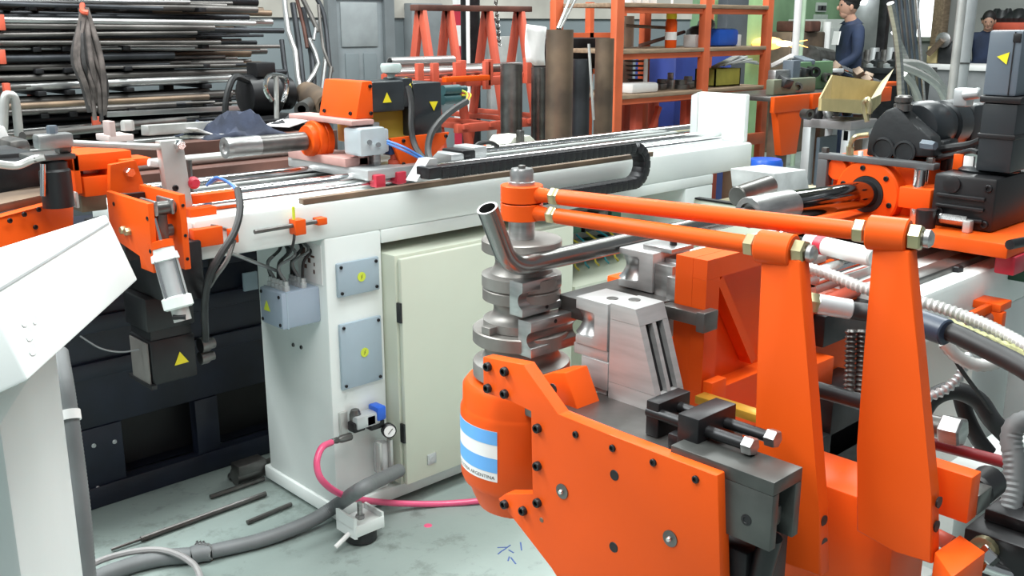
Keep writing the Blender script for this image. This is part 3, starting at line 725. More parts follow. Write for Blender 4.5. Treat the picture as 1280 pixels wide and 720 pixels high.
obj('gearbox_flange', MB().box(1.80, 2.0, 2.56, 2.70, 1.09, 1.188, .005), OCHRE, ca, label='ochre yellow gearbox block')
vb = MB(); fb(vb, (450, 161), (484, 193), 2.44, 2.53, .01); fb(vb, (447, 164), (487, 190), 2.45, 2.52, .006)
vb = obj('valve_block', vb, mat('pale_blue_grey_alloy', (.55, .62, .66), .4, .3), ca, label='pale grey pneumatic valve block')
obj('fitting', MB().cyl(on(462, 178, y=2.42), on(462, 178, y=2.45), .008, seg=8), CHROME, vb)
obj('fitting', MB().cyl(on(473, 181, y=2.42), on(473, 181, y=2.45), .008, seg=8), CHROME, vb)
obj('clamp_screw', MB().lathe((1.85, 2.47, 1.036), (0, 0, 1), [(.02, 0), (.02, .012), (.013, .014), (.013, .03)], 6), ORANGE_R, ca)
s2 = MB(); fb(s2, (517, 104), (553, 168), 2.50, 2.64, .006)
s2 = obj('servo_motor', s2, SERVO, ca, label='upright dark servo motor with warning triangle')
c = on(541, 130, y=2.499); tri_sign(s2, c, (0, -1, 0), .03, up=(-.86, 0, .5))
for zz in (113, 125):
    a = on(553, zz, y=2.57); obj('connector', MB().lathe(a, (1, 0, 0), [(.017, 0), (.017, .07), (.012, .075), (.012, .10)], 12), mat('dark_teal_connector', (.03, .09, .10), .4), s2)
for k in range(3):
    obj('signal_wire', MB().tube([on(577, 113+3*k, y=2.56), on(584+2*k, 118, y=2.55), on(582, 130, y=2.53)], .004, 6), [YELLOWG, RED, YELLOW][k], s2)
    obj('signal_wire', MB().tube([on(500+4*k, 100, y=2.55), on(510+2*k, 99+2*k, y=2.53), on(513, 110, y=2.51)], .004, 6), YELLOW, s2)
obj('motor_cable', MB().tube([on(510, 108, y=2.47), on(514, 130, y=2.45), on(514, 160, y=2.43), on(520, 185, y=2.40), on(538, 208, y=2.32)], .0095, 8), RUBBER, ca)
obj('motor_cable', MB().tube([on(583, 127, y=2.50), on(560, 142, y=2.45), on(540, 165, y=2.40), on(535, 190, y=2.36), on(541, 208, y=2.30)], .011, 8), RUBBER, ca)
br = MB(); br.prism([on(*p, y=2.44) for p in ((488, 173), (562, 165), (556, 180), (534, 204), (520, 214), (502, 206))], (0, .012, 0), .002)
br = obj('orange_bracket', br, ORANGE, ca)
for p in ((504, 176), (557, 170), (504, 205), (520, 210)): bolt(br, on(*p, y=2.44), (0, -1, 0), .006, .005, BLACK_M)
for k in range(2):
    obj('air_hose', MB().tube([on(484, 176+3*k, y=2.41), on(505, 184+4*k, y=2.36), on(530, 198+3*k, y=2.33), on(546, 209+2*k, y=2.28)], .004, 6), BLUE_H, ca)
obj('hose_manifold', fb(MB(), (487, 176), (507, 192), 2.46, 2.5, .004), mat('dark_blue_block', (.02, .05, .14), .4), ca)
c = on(537, 212, y=2.28); obj('chain_bracket', MB().prism([c+V((-.05, 0, -.03)), c+V((.03, 0, -.03)), c+V((.03, 0, .03)), c+V((0, 0, .03))], (0, .05, 0)), ALU, ca)
for k in range(3):
    c = on(556+14*k, 190, y=2.62); obj('rail_clamp', MB().box(c.x-.03, c.x+.03, 2.55, 2.66, 1.0, 1.03+.008*k, .004), ALU if k != 1 else BLACK_M, A)
hs = MB(); hs.tube([on(592, 188, y=2.62), on(598, 180, y=2.62), on(612, 178, y=2.64), on(622, 183, y=2.66)], .008, 8)
obj('loose_cable', hs, RUBBER, A)

# ---- bending head at the left end of the bed
hd = obj('bend_head', MB().box(1.02, 1.12, 2.30, 2.80, .78, .93, .006), BLACK_M, A, label='dark bend head block at the left end of bed')
ck = MB(); ck.prism([(.925, 2.375, 1.066), (.925, 2.147, 1.064), (.925, 2.15, .905), (.925, 2.215, .905), (.925, 2.215, .935), (.925, 2.375, .955)], (.014, 0, 0), .0015)
ck = obj('bracket_cheek', ck, ORANGE, A, label='left orange cheek plate of the cylinder bracket')
for (y, z) in ((2.155, 1.03), (2.155, .955), (2.335, 1.04)): bolt(ck, (.925, y, z), (-1, 0, 0), .005, .002, BLACK_M)
for (y, z) in ((2.285, .985), (2.26, .985)): bolt(ck, (.925, y, z), (-1, 0, 0), .010, .012, ZINC, hexa=True)
ck2 = obj('bracket_cheek', MB().box(1.0, 1.016, 2.15, 2.36, .90, 1.075, .0015), ORANGE, A, label='right orange cheek plate of the cylinder bracket')
for z in (.925, .98, 1.05): bolt(ck2, (1.008, 2.15, z), (0, -1, 0), .004, .002, BLACK_M)
obj('bracket_back', MB().box(.939, 1.0, 2.33, 2.345, .90, 1.06), BLACK, A)
obj('toggle_link', MB().cyl((.94, 2.18, 1.045), (1.0, 2.18, 1.045), .016, seg=14).cyl((.945, 2.19, .99), (.995, 2.19, .99), .014, seg=14).box(.958, .982, 2.175, 2.20, .95, 1.05, .004), STEEL_D, A)
obj('toggle_link', MB().box(.945, .955, 2.16, 2.24, 1.03, 1.065, .004).box(.985, .995, 2.16, 2.24, 1.03, 1.065, .004), STEEL, A)
# air cylinder hanging under the bracket
a, b = on(200, 300, y=2.16), on(229, 402, y=2.10); d = (b-a); L = d.length; d.normalize()
ac = obj('air_cylinder', MB().cyl(a+d*L*.22, a+d*L*.70, .027, seg=20), ALU, A, label='ribbed aluminium air cylinder hanging below the orange bracket')
obj('rod', MB().cyl(a-d*.05, a+d*.03, .007, seg=10), CHROME, ac)
obj('head_cap', MB().lathe(a, d, [(.024, L*.06), (.026, L*.08), (.026, L*.16), (.030, L*.17), (.032, L*.25), (.028, L*.26)], 18), WHITE, ac)
obj('orange_collar', MB().lathe(a, d, [(.024, L*.01), (.028, L*.02), (.028, L*.1), (.024, L*.11)], 18), ORANGE, ac)
obj('end_cap', MB().lathe(a, d, [(.026, L*.68), (.034, L*.70), (.034, L*.82), (.028, L*.84)], 18), WHITE, ac)
e = d.orthogonal().normalized()
cl = MB(); cl.cyl(a+d*L*.82, a+d*L*.99, .020, seg=16)
obj('clevis', cl, STEEL_P, ac); obj('pin_hole', MB().cyl(a+d*L*.92+V((-.022, -.004, 0)), a+d*L*.92+V((.0, -.022, 0)), .006, seg=10), BLACK, ac)
for k in range(4):
    q = 2*math.pi*k/4+.5; u = e*math.cos(q)+d.cross(e)*math.sin(q)
    obj('tie_rod', MB().cyl(a+d*L*.24+u*.027, a+d*L*.70+u*.027, .005, seg=8), CHROME, ac)
# tall steel plate with bolts, plus pivot nut and link arm on top
tp = obj('upright_plate', MB().prism([(1.085, 2.41, 1.168), (1.145, 2.41, 1.168), (1.165, 2.41, .90), (1.10, 2.41, .89)], (0, .03, 0), .002), STEEL_P, A, label='tall bright steel plate on the bend head')
for p in ((219, 235), (237, 276), (239, 297)): bolt(tp, on(*p, y=2.41), (0, -1, 0), .008, .005, BLACK_M)
bolt(tp, on(223, 181, y=2.41), (0, -1, 0), .013, .02, CHROME, 'pivot_nut', hexa=True)
a, b = on(55, 174, y=2.40), on(206, 184, y=2.42)
la = obj('link_arm', MB().tube([a, on(90, 179, y=2.41), b], .008, 10, 4), STEEL_P, A, label='long bright link rod above the bend head')
obj('rod_end', MB().box(a.x-.02, a.x+.06, 2.38, 2.42, a.z-.022, a.z+.012, .006), STEEL, la)
bolt(la, (a.x+.02, 2.40, a.z+.012), (0, 0, 1), .012, .018, SERVO_L, 'pin', hexa=True)
# orange blocks of the head
ob_ = MB(); fb(ob_, (90, 194), (104, 242), 2.50, 2.64, .003); fb(ob_, (90, 194), (166, 208), 2.50, 2.64, .003); fb(ob_, (104, 222), (166, 240), 2.50, 2.64, .003); fb(ob_, (134, 207), (166, 223), 2.5, 2.64, .003)
hb = obj('slide_housing', ob_, ORANGE, A, label='orange slide housing with a slot window')
s_ = MB(); fb(s_, (103, 206), (136, 223), 2.56, 2.6, .001); obj('slide_bar', s_, STEEL, hb)
t_ = MB(); fb(t_, (92, 184), (152, 192), 2.66, 2.74, .004); obj('top_cover', t_, ORANGE, hb)
t_ = MB(); fb(t_, (100, 240), (135, 262), 2.56, 2.66, .003); obj('clamp_jaw', t_, RUST, A, label='brown clamp jaw below the orange slide housing')
t_ = MB(); fb(t_, (94, 240), (100, 260), 2.5, 2.55, .002); obj('wear_strip', t_, STEEL_P, A)
bp_ = MB(); bp_.prism([on(*p, y=2.44) for p in ((138, 206), (170, 200), (182, 236), (178, 243), (138, 240))], (0, .02, 0), .002)
bp_ = obj('pivot_plate', bp_, ORANGE, A, label='orange pivot plate with a hex nut')
bolt(bp_, on(160, 215, y=2.44), (0, -1, 0), .013, .02, CHROME, 'pivot_nut', hexa=True)
t_ = MB(); fb(t_, (152, 200), (190, 206), 2.47, 2.55, .003); obj('arm_block', t_, ORANGE, A)
obj('white_stub', MB().cyl(on(186, 203, y=2.45), on(206, 205, y=2.45), .01, seg=12), PAPER, A)
t_ = MB(); fb(t_, (240, 245), (302, 258), 2.42, 2.46, .002); obj('guide_bracket', t_, ORANGE, A, label='orange strip bracket beside the bed nose')
t_ = MB(); fb(t_, (238, 262), (272, 276), 2.37, 2.41, .002); obj('guide_bracket', t_, ORANGE, A)
t_ = MB(); fb(t_, (242, 288), (280, 305), 2.31, 2.34, .002); gb = obj('sensor_bracket', t_, ORANGE, A)
t_ = MB(); fb(t_, (290, 288), (299, 303), 2.29, 2.32, .002); obj('sensor_clamp', t_, ORANGE, A)
obj('sensor_tip', MB().cyl(on(262, 282, y=2.34), on(290, 288, y=2.33), .009, r2=.003, seg=10), STEEL, A)
obj('red_knob', MB().lathe(on(240, 228, y=2.42), (0, -1, 0), [(.012, 0), (.016, .004), (.016, .014), (.01, .02)], 12), RED, A)
obj('guide_pin', MB().cyl(on(236, 200, y=2.44), on(238, 240, y=2.44), .008, seg=8), STEEL_D, A)
# hoses at the head
for k in range(4):
    obj('air_hose', MB().tube([on(258+3*k, 232-2*k, y=2.42), on(270+3*k, 222+k, y=2.40), on(288+2*k, 230+k, y=2.36), on(297+k, 242, y=2.33)], .004, 6), [BLUE_H, BLUE_H, HOSE_G, HOSE_W][k], A)
obj('hose_bundle', MB().tube([on(297, 236, y=2.32), on(300, 262, y=2.28), on(293, 290, y=2.25), on(276, 318, y=2.24), on(262, 345, y=2.25), on(256, 380, y=2.30), on(257, 425, y=2.38)], .0095, 8), RUBBER, A)
obj('hose_bundle', MB().tube([on(293, 300, y=2.26), on(284, 325, y=2.25), on(270, 345, y=2.26), on(262, 358, y=2.3)], .006, 8), STEEL_D, A)
obj('tie_bar', MB().cyl(on(280, 313, y=2.28), on(345, 338, y=2.42), .005, seg=8), STEEL, A)
obj('hose_loop', MB().tube([on(255, 300, y=2.4), on(264, 320, y=2.36), on(262, 345, y=2.35)], .007, 8), RUBBER, A)
# servo hanging under the head
s3 = MB(); s3.box(1.005, 1.128, 2.40, 2.53, .545, .665, .006).box(1.012, 1.122, 2.405, 2.525, .665, .69).box(1.0, 1.13, 2.395, 2.53, .69, .78, .006).box(.995, 1.01, 2.39, 2.53, .54, .55)
s3 = obj('servo_motor', s3, BLACK, A, label='black servo motor hanging under the bend head')
tri_sign(s3, on(228, 450, y=2.399), (0, -1, 0), .035, up=(.9, 0, -.45))
bolt(s3, on(184, 450, x=1.004), (-1, 0, 0), .007, .005, ZINC)
obj('side_plate', MB().box(.998, 1.003, 2.405, 2.51, .545, .66, .002), mat('grey_brown_plate', (.16, .15, .14), .5), s3)
for z_, r_ in ((432, .022), (448, .018)):
    a = on(250, z_, y=2.44); obj('plug', MB().lathe(a, (1, 0, 0), [(r_, 0), (r_, .02), (r_*.7, .03), (r_*.7, .04)], 12), STEEL_D, s3)
obj('neck_block', MB().box(1.03, 1.10, 2.44, 2.56, .775, .80, .006), BLACK, A)
obj('thin_cable', MB().tube([on(100, 420, y=2.5), on(125, 435, y=2.48), on(150, 440, y=2.46), on(174, 437, y=2.44)], .0025, 5), HOSE_G, A)
# swung-out bend arm at the left with bolts, carrying dark clamp parts
a, b = dep(-30, 282, 2.05), dep(60, 255, 2.38)
arm = MB(); arm.prism([dep(-40, 282, 2.2), dep(82, 250, 2.42), dep(92, 246, 2.46), dep(92, 290, 2.46), dep(82, 300, 2.42), dep(-40, 345, 2.2)], (-.012, .03, 0), .002)
arm = obj('bend_arm', arm, ORANGE, A, label='orange bend arm plate at the far left with small bolts')
for (px, py, t) in ((12, 276, 2.28), (30, 268, 2.31), (48, 262, 2.35), (44, 284, 2.345), (64, 257, 2.38)): bolt(arm, dep(px, py, t), (.25, -.95, .1), .006, .004, BLACK_M)
a, b = dep(-40, 268, 2.25), dep(90, 240, 2.52)
obj('arm_top', MB().bar(a+V((0, .06, 0)), b+V((0, .06, 0)), .12, .02, .003), RUST, A, label='brown flat bar on top of the bend arm')
bk = MB(); bk.bar(dep(-20, 225, 2.5), dep(55, 218, 2.6), .1, .09, .006)
obj('clamp_block', bk, BLACK_M, A)
c = on(73, 253, y=2.42)
cy = MB(); cy.lathe(c, (0, 0, 1), [(.035, -.01), (.035, .075), (.03, .08), (.03, .095), (.02, .1)], 18)
obj('clamp_cylinder', cy, BLACK, A, label='black round clamp cylinder beside the orange housing')
obj('clamp_rod', MB().cyl(on(54, 245, y=2.40), on(54, 205, y=2.40), .007, seg=10), CHROME, A)
obj('clamp_plate', MB().box(c.x-.05, c.x+.045, 2.40, 2.5, c.z+.1, c.z+.113, .003).box(c.x+.015, c.x+.045, 2.42, 2.45, c.z+.1132, c.z+.145, .003), STEEL_D, A)
obj('link_plate', MB().tube([on(-10, 204, y=2.42), on(20, 207, y=2.42), on(40, 200, y=2.41), on(56, 196, y=2.40)], .009, 8), STEEL_P, A)
# air preparation unit on the column front
ap = obj('air_regulator', MB().box(1.545, 1.63, 2.28, 2.325, .30, .34, .006), ALU, A, label='air preparation unit with blue valve and pressure gauge')
fb(m_ := MB(), (425, 517), (436, 548), 2.322, 2.333, .002); obj('mount_bracket', m_, STEEL_P, ap)
c = on(460, 522, y=2.30)
obj('blue_valve', MB().box(c.x-.02, c.x+.018, 2.28, 2.32, c.z-.022, c.z+.016, .006).box(c.x+.018, c.x+.05, 2.275, 2.325, c.z-.012, c.z+.032, .006), BLUE, ap, label='blue valve head')
obj('black_body', MB().box(c.x-.06, c.x-.02, 2.285, 2.32, c.z-.03, c.z+.0, .004).box(c.x+.0, c.x+.05, 2.285, 2.32, c.z-.04, c.z-.015, .004), BLACK, ap)
obj('steel_elbow', MB().lathe(on(444, 518, y=2.31), (0, 0, 1), [(.016, -.02), (.018, 0), (.012, .015)], 12), STEEL_D, ap)
c = on(487, 539, y=2.27)
obj('gauge_case', MB().lathe(c, V((-.35, -1, .1)), [(.02, -.02), (.022, -.018), (.022, 0), (.019, .003), (.018, 0)], 20), BLACK, ap)
obj('gauge_face', MB().lathe(c, V((-.35, -1, .1)), [(.0, .0012), (.0178, .0012), (.0178, .002), (0, .002)], 20, cap=False), PAPER, ap, label='white gauge face')
obj('gauge_needle', MB().bar(c+V((-.008, -.004, -.006)), c+V((.008, -.005, .007)), .0016, .0012), PRINT, ap)
c = on(476, 560, y=2.30)
obj('filter_bowl', MB().lathe(c+V((0, 0, -.085)), (0, 0, 1), [(.010, 0), (.022, .012), (.022, .10), (.018, .105)], 14), mat('bowl_grey', (.45, .46, .46), .25), ap)
obj('bowl_guard', MB().box(c.x-.026, c.x-.016, 2.27, 2.29, c.z-.09, c.z+.03, .002).box(c.x+.014, c.x+.024, 2.27, 2.29, c.z-.09, c.z+.03, .002).box(c.x-.026, c.x+.024, 2.268, 2.29, c.z-.10, c.z-.07, .003), STEEL_P, ap)
obj('bowl_mark', MB().prism([c+V((-.01, -.035, -.07)), c+V((.006, -.035, -.07)), c+V((-.002, -.035, -.085))], (0, .001, 0)), RED, ap, flat=True)
obj('hose_barb', MB().lathe(on(412, 553, y=2.27), on(440, 545, y=2.29)-on(412, 553, y=2.27), [(.006, 0), (.009, .012), (.007, .014), (.01, .03), (.008, .034), (.012, .05), (.012, .085)], 10), STEEL_D, ap)
# levelling caster in front of the base
cs = MB(); p = on(455, 676, z=.0); x, y = p.x, p.y+.015
cs.box(x-.052, x+.052, y-.045, y+.045, .062, .067, .002)
cs.prism([(x-.052, y-.045, .035), (x-.045, y-.05, .035), (x-.045, y-.05, .10), (x-.052, y-.045, .10)], (0, .09, 0))
cs.prism([(x+.045, y-.045, .035), (x+.052, y-.045, .035), (x+.052, y-.045, .085), (x+.045, y-.045, .085)], (0, .09, 0))
cs.box(x-.05, x+.05, y-.05, y-.044, .04, .075, .002)
cs = obj('levelling_caster', cs, WHITE, A, label='white bracketed caster foot with a black wheel')
obj('wheel', MB().lathe((x, y, 0), (0, 0, 1), [(.040, .0), (.047, .006), (.047, .042), (.040, .048)], 20), RUBBER, cs)
obj('adjusting_screw', MB().lathe((x, y, .067), (0, 0, 1), [(.014, 0), (.014, .01), (.008, .012), (.008, .05)], 6), STEEL, cs)
obj('lock_screw', MB().cyl((x-.10, y-.02, .02), (x-.052, y-.02, .045), .007, seg=8), PAPER, cs)
obj('rear_foot', MB().cyl((1.40, 2.78, .03), (1.50, 2.78, .03), .028, seg=12).box(1.40, 1.50, 2.745, 2.80, .04, .075, .004), STEEL_D, A)

# pink air hose, its own thing
solo('air_hose', MB().tube([on(414, 553, y=2.265), on(402, 560, y=2.24), on(396, 580, y=2.22), on(404, 602, y=2.21), on(432, 620, y=2.235), on(480, 628, y=2.275), on(540, 630, z=.011), on(590, 627, z=.011), on(625, 622, z=.011), on(690, 605, z=.011), on(760, 590, z=.011)], .0098, 10, 8), PINK, 'pink air hose drooping from the air regulator across the floor', 'hose')
solo('conduit_hose', MB().tube([on(499, 588, y=2.262), on(478, 598, y=2.20), on(450, 612, y=2.12), on(420, 632, z=.06), on(385, 653, z=.03), on(330, 674, z=.022), on(262, 690, z=.022)], .021, 12, 8, corr=(.009, .0005)), HOSE_G, 'thick grey conduit sweeping from cabinet corner onto the floor', 'hose')
cj = thing('conduit_joint', 'bundled rag and wire wrap where the floor conduits meet', 'joint', on(252, 690, z=0))
obj('sleeve', MB().tube([on(262, 690, z=.024), on(252, 691, z=.026), on(240, 694, z=.024)], .026, 10, 4), HOSE_G, cj)
for k in range(3):
    q = on(247+4*k, 690, z=.026); obj('wire_wrap', MB().tube([q+V((.012*(i % 2), .028*math.cos(i*math.pi/4), .028*math.sin(i*math.pi/4))) for i in range(9)], .003, 5, 3), STEEL, cj)
solo('conduit_hose', MB().tube([on(240, 694, z=.022), on(200, 698, z=.022), on(160, 708, z=.022), on(110, 728, z=.022), on(40, 770, z=.022)], .023, 12, 6, corr=(.009, .0005)), HOSE_G, 'grey conduit lying on the floor toward the white console', 'hose')
solo('thin_hose', MB().tube([on(100, 714, z=.05), on(130, 699, z=.05), on(170, 689, z=.05), on(205, 688, z=.05), on(235, 700, z=.05), on(250, 720, z=.03), on(256, 770, z=.02)], .009, 8, 6), mat('pale_grey_cable', (.32, .31, .31), .5), 'thin pale cable arching over the floor conduit', 'cable')
for (p0, p1, r, lb, nm) in (((176, 674), (332, 617), .0085, 'long thin steel rod lying on floor before the navy bin', 1), ((263, 621), (330, 598), .008, 'short dark rod lying on floor close to the navy bin', 0), ((290, 597), (342, 572), .007, 'steel rod with a knobbed tip beside machine base', 2), ((309, 653), (364, 630), .007, 'short rod on floor just in front of the machine base', 0)):
    a, b = on(*p0, z=r+.002), on(*p1, z=r+.002)
    mb = MB().cyl(a, b, r, seg=8)
    if nm == 1: mb.cyl(a, on(139, 687, z=r), r*.55, seg=8)
    if nm == 2: mb.sph(a+V((0, 0, .006)), .014)
    solo('floor_rod', mb, STEEL_D, lb, 'rod')

# ================================================================== NAVY STEEL BIN behind the left end
YB = 2.935
nb = thing('navy_steel_bin', 'large dark navy steel container standing behind the left bend head', 'container', (1.1, 3.3, 0))
XL, XR = .55, 1.95
def zpt(px, py): return on(px, py, y=YB)
s0, s1 = zpt(157, 585), zpt(250, 590)
zs1 = on(160, 575, y=YB).z; 
obj('front_panel', MB().box(XL, XR, YB, YB+.03, .26, .74, .004), NAVY, nb)
obj('bottom_rail', MB().box(XL, XR, YB-.01, YB+.04, .0, .07, .004), NAVY, nb)
for xa, xb in ((XL, s0.x), (s1.x, s1.x+.08), (s1.x+.40, XR)):
    obj('upright', MB().box(xa, xb, YB-.004, YB+.04, .07, .26, .003), NAVY, nb)
obj('inner_back', MB().box(XL, XR, YB+.10, YB+.12, .07, .26), BLACK, nb)
obj('top_rail', MB().box(XL, XR, YB-.02, YB+.05, .70, .775, .006), NAVY, nb)
for z in (.42, .56): obj('rib', MB().box(XL+.02, XR, YB-.018, YB, z, z+.05, .004), NAVY, nb)
obj('corner_post', MB().box(XL, XL+.06, YB-.03, YB+.05, 0, .78, .004), NAVY, nb)
obj('shell', MB().box(XL, XR, YB+.12, YB+.95, .03, .74, .01), NAVY, nb)
obj('side_tab', MB().box(1.55, 1.6, YB-.03, YB-.02, .60, .66), BLUEGREY, nb)
for (px, py) in ((117, 557), (143, 552), (122, 610), (148, 616), (106, 460), (132, 454)):
    bolt(nb, on(px, py, y=YB-.004), (0, -1, 0), .007, .004, ALU)

# ================================================================== WHITE CONTROL CONSOLE (left foreground)
co = thing('control_console', 'white control console with tilted head and narrow pedestal at the left edge', 'console', (.36, 1.35, 0))
FT, FB_, NB, NT = dep(133, 268, 1.50), dep(172, 350, 1.50), dep(36, 475, .80), dep(-38, 321, .80)
La = (FB_-NB).normalized(); ed = (FB_-FT).normalized()
nrm = La.cross(ed).normalized()
if nrm.dot(FT-_C) < 0: nrm = -nrm
TH_ = .30
hdm = MB(); hdm.prism([FT, FB_, NB, NT], nrm*TH_, .003)
hdo = obj('console_head', hdm, WHITE_C, co, label='tilted white console head')
# lid lip: thin raised frame near the upper edge
lp = MB(); lp.prism([FT+ed*.012-La*.02, FT+ed*.0145-La*.02, NT+ed*.036, NT+ed*.0335], -nrm*.0012)
obj('lid_seam', lp, mat('seam_grey', (.42, .45, .46), .5), hdo)
# grubby thumb marks (wear with its own shape)
gm = mat('grubby_mark', (.74, .78, .77), .5, var=.2)
def on_head(px, py):
    d = _ray(px, py); return _C + d*((FT-_C).dot(nrm)/d.dot(nrm)) - nrm*.0006
for (cx_, cy_, rx_, ry_) in ((36, 418, 5, 9), (30, 404, 4, 5), (40, 437, 5, 8), (43, 400, 3, 6)):
    obj('smudge', MB().prism([on_head(cx_+rx_*math.cos(q)*(1+.12*math.sin(2*q)), cy_+ry_*math.sin(q)) for q in [2*math.pi*i/10 for i in range(10)]], nrm*.0003), gm, hdo, label='grey finger smudge')
g1, g2 = dep(10, 592, 1.05), None
h = V((La.x, La.y, 0)).normalized()
base = V((g1.x, g1.y, 0))
def hit(px): # walk along h until the vertical plane is seen at px
    d = _ray(px, 600); 
    n2 = V((-h.y, h.x, 0)); t = (base-_C).dot(n2)/d.dot(n2); return _C + d*t
f = hit(90); f = V((f.x, f.y, 0))
n_out = V((h.y, -h.x, 0))
if n_out.dot(base-V((0, 0, 0))) > 0: n_out = -n_out
inw = -n_out*.16
ztop = 1.05
ped = MB(); ped.prism([base, f, f+inw, base+inw], (0, 0, ztop), .006)
obj('pedestal', ped, WHITE_C, co, label='narrow white pedestal')
obj('foot', MB().prism([base-h*.1+n_out*.06, f+h*.1+n_out*.06, f+h*.1+inw*1.4, base-h*.1+inw*1.4], (0, 0, .02), .003), WHITE_C, co)
t0 = (f-_C).dot(_F)
hp = [dep(73, 440, t0*1.04+.02), dep(80, 480, t0*1.03), dep(86, 520, t0*1.02), dep(94, 580, t0*1.01), dep(101, 640, t0), dep(106, 700, t0), dep(112, 770, t0)]
hz = thing('console_conduit', 'grey corrugated conduit running down the right side of console pedestal', 'hose', hp[-1])
obj('hose', MB().tube(hp, .0155, 12, 6, corr=(.006, .0004)), HOSE_G, hz)
q = hp[2]; tt = (hp[3]-hp[1]).normalized()
obj('clamp_band', MB().cyl(q-tt*.008, q+tt*.008, .0185, seg=16), PAPER, hz, label='white band clamp')
obj('clip_screw', MB().sph(q+V((-.02, .01, -.06)), .006), CHROME, hz)

# ================================================================== WORKTABLE BEHIND THE LEFT BED
wt = thing('work_table', 'long steel worktable behind the left bed, heaped with channels and rags', 'table', (1.8, 3.3, 0))
obj('tabletop', MB().box(1.25, 2.7, 3.0, 3.7, .86, .895, .004), GREENB, wt)
for x in (1.98, 2.6):
    for y in (3.95, 3.62): obj('leg', MB().box(x, x+.06, min(y, 3.62)-.0, min(y, 3.62)+.06, 0, .86), BLACK_M, wt)
def channel(x0, x1, y, z, w_, h_, mt, lb, t=.01):
    mb = MB(); mb.prism([(x0, y, z), (x0, y+w_, z), (x0, y+w_, z+t), (x0, y+t, z+t), (x0, y+t, z+h_-t), (x0, y+w_, z+h_-t), (x0, y+w_, z+h_), (x0, y, z+h_)], (x1-x0, 0, 0))
    return solo('steel_channel', mb, mt, lb, 'channel', ang=20)
channel(1.22, 2.35, 3.14, .896, .10, .085, RUST_R, 'lower red brown channel lying on the worktable')
channel(1.26, 2.2, 3.30, .896, .10, .155, RUST_R, 'upper red brown channel standing behind the lower one')
solo('round_bar', MB().cyl((1.2, 3.24, 1.0), (2.1, 3.24, 1.0), .018, seg=14), STEEL_P, 'bright round bar lying between the red brown channels', 'bar')
solo('flat_bar', MB().box(1.2, 2.3, 3.05, 3.12, .896, .912, .002), STEEL_D, 'flat grey bar at the front edge of the worktable', 'bar')
p = on(375, 212, y=3.06)
def crumple(c, sx, sy, h_, seed, n=10):
    rnd = random.Random(seed); ph = [rnd.uniform(0, 6.28) for _ in range(6)]
    return MB().grid(lambda u, v: V(c)+V(((u-.5)*sx, (v-.5)*sy, h_*(.35+.3*math.sin(7*u+ph[0])*math.cos(6*v+ph[1])+.25*math.sin(13*v+9*u+ph[2])+.1*math.sin(21*u+ph[3]))*(1-abs(2*u-1)**3)*(1-abs(2*v-1)**3))), n, n)
o = solo('crumpled_paper', crumple((p.x-.02, 3.03, .915), .30, .16, .10, 3, 12), PAPER, 'crumpled white paper on the worktable next to the feed carriage', 'paper', ang=20); m_ = o.modifiers.new('t', 'SOLIDIFY'); m_.thickness = .003
for k, (px, py) in enumerate([(366, 212), (372, 218), (379, 213), (396, 216)]):
    p = on(px, py, y=2.99); solo('socket_nut', MB().pipe(p, p+V((.03, .012, 0)), .012, .006, 10), [STEEL_D, BLACK_M][k % 2], ['small dark nut at left end of the crumpled paper', 'dark ring nut below the crumpled paper', 'dark pipe nut in the middle of the crumpled paper', 'black nut at right end of the crumpled paper'][k], 'nut')
p = on(290, 152, y=3.45); o = solo('dark_blue_rag', crumple((p.x, 3.45, 1.05), .34, .26, .12, 5, 14), CLOTH, 'dark navy rag heaped on the worktable channels', 'rag', ang=20); m_ = o.modifiers.new('t', 'SOLIDIFY'); m_.thickness = .006
p = on(352, 152, y=3.5); o = solo('black_rag', crumple((p.x, 3.5, 1.03), .30, .2, .09, 9, 12), mat('black_cloth', (.05, .05, .055), .9), 'black crumpled bag beside the navy rag', 'bag', ang=20); m_ = o.modifiers.new('t', 'SOLIDIFY'); m_.thickness = .006
for k, (a, b) in enumerate([((240, 172), (300, 160)), ((266, 178), (322, 166)), ((345, 158), (382, 146)), ((228, 160), (262, 172)), ((300, 168), (345, 170))]):
    A0, B0 = on(*a, y=3.42), on(*b, y=3.5)
    solo('paper_sheet', MB().bar(A0, B0, .12, .004), PAPER, ['white sheet at left below the navy rag', 'white sheet under the right of the navy rag', 'white sheet tip beside the black bag', 'small white strip by the square pin on table', 'pale sheet between rag and black bag'][k], 'paper')
solo('square_tube', MB().bar(on(181, 163, y=3.35), on(270, 157, y=3.5), .035, .035, .003), STEEL_P, 'bright square tube end lying toward the navy rag', 'tube')
solo('long_bright_bar', MB().bar(on(132, 143, y=5.77), on(316, 134, y=5.77), .03, .03, .002), PIPE_C, 'long bright square bar low at the front of the pipe rack', 'bar')
solo('grey_long_tube', MB().cyl(on(28, 170, y=3.6), on(230, 150, y=4.3), .014, seg=10), PIPE_A, 'grey tube slanting behind the link rod of bend head', 'tube')
pl = thing('pink_bracket', 'small pinkish primed bracket standing on worktable end', 'bracket', on(141, 172, y=2.95))
fb(m_ := MB(), (136, 152), (146, 172), 2.95, 3.0, .003); obj('upright', m_, mat('pink_primer', (.50, .38, .36), .6), pl)
fb(m_ := MB(), (136, 170), (168, 176), 2.95, 3.05, .003); obj('foot', m_, mat('pink_primer_light', (.60, .50, .48), .6), pl)
p_ = on(150, 174, y=3.0); obj('stem', MB().box(p_.x-.02, p_.x+.02, 3.0, 3.04, .895, p_.z), RUST_R, pl)
bolt(pl, on(160, 163, y=3.0), (0, 0, 1), .02, .03, STEEL_P, 'nut', hexa=True)
hk = thing('bent_handle_pipe', 'chrome bent handle of a trolley at the far left', 'handle', on(14, 170, y=3.9))
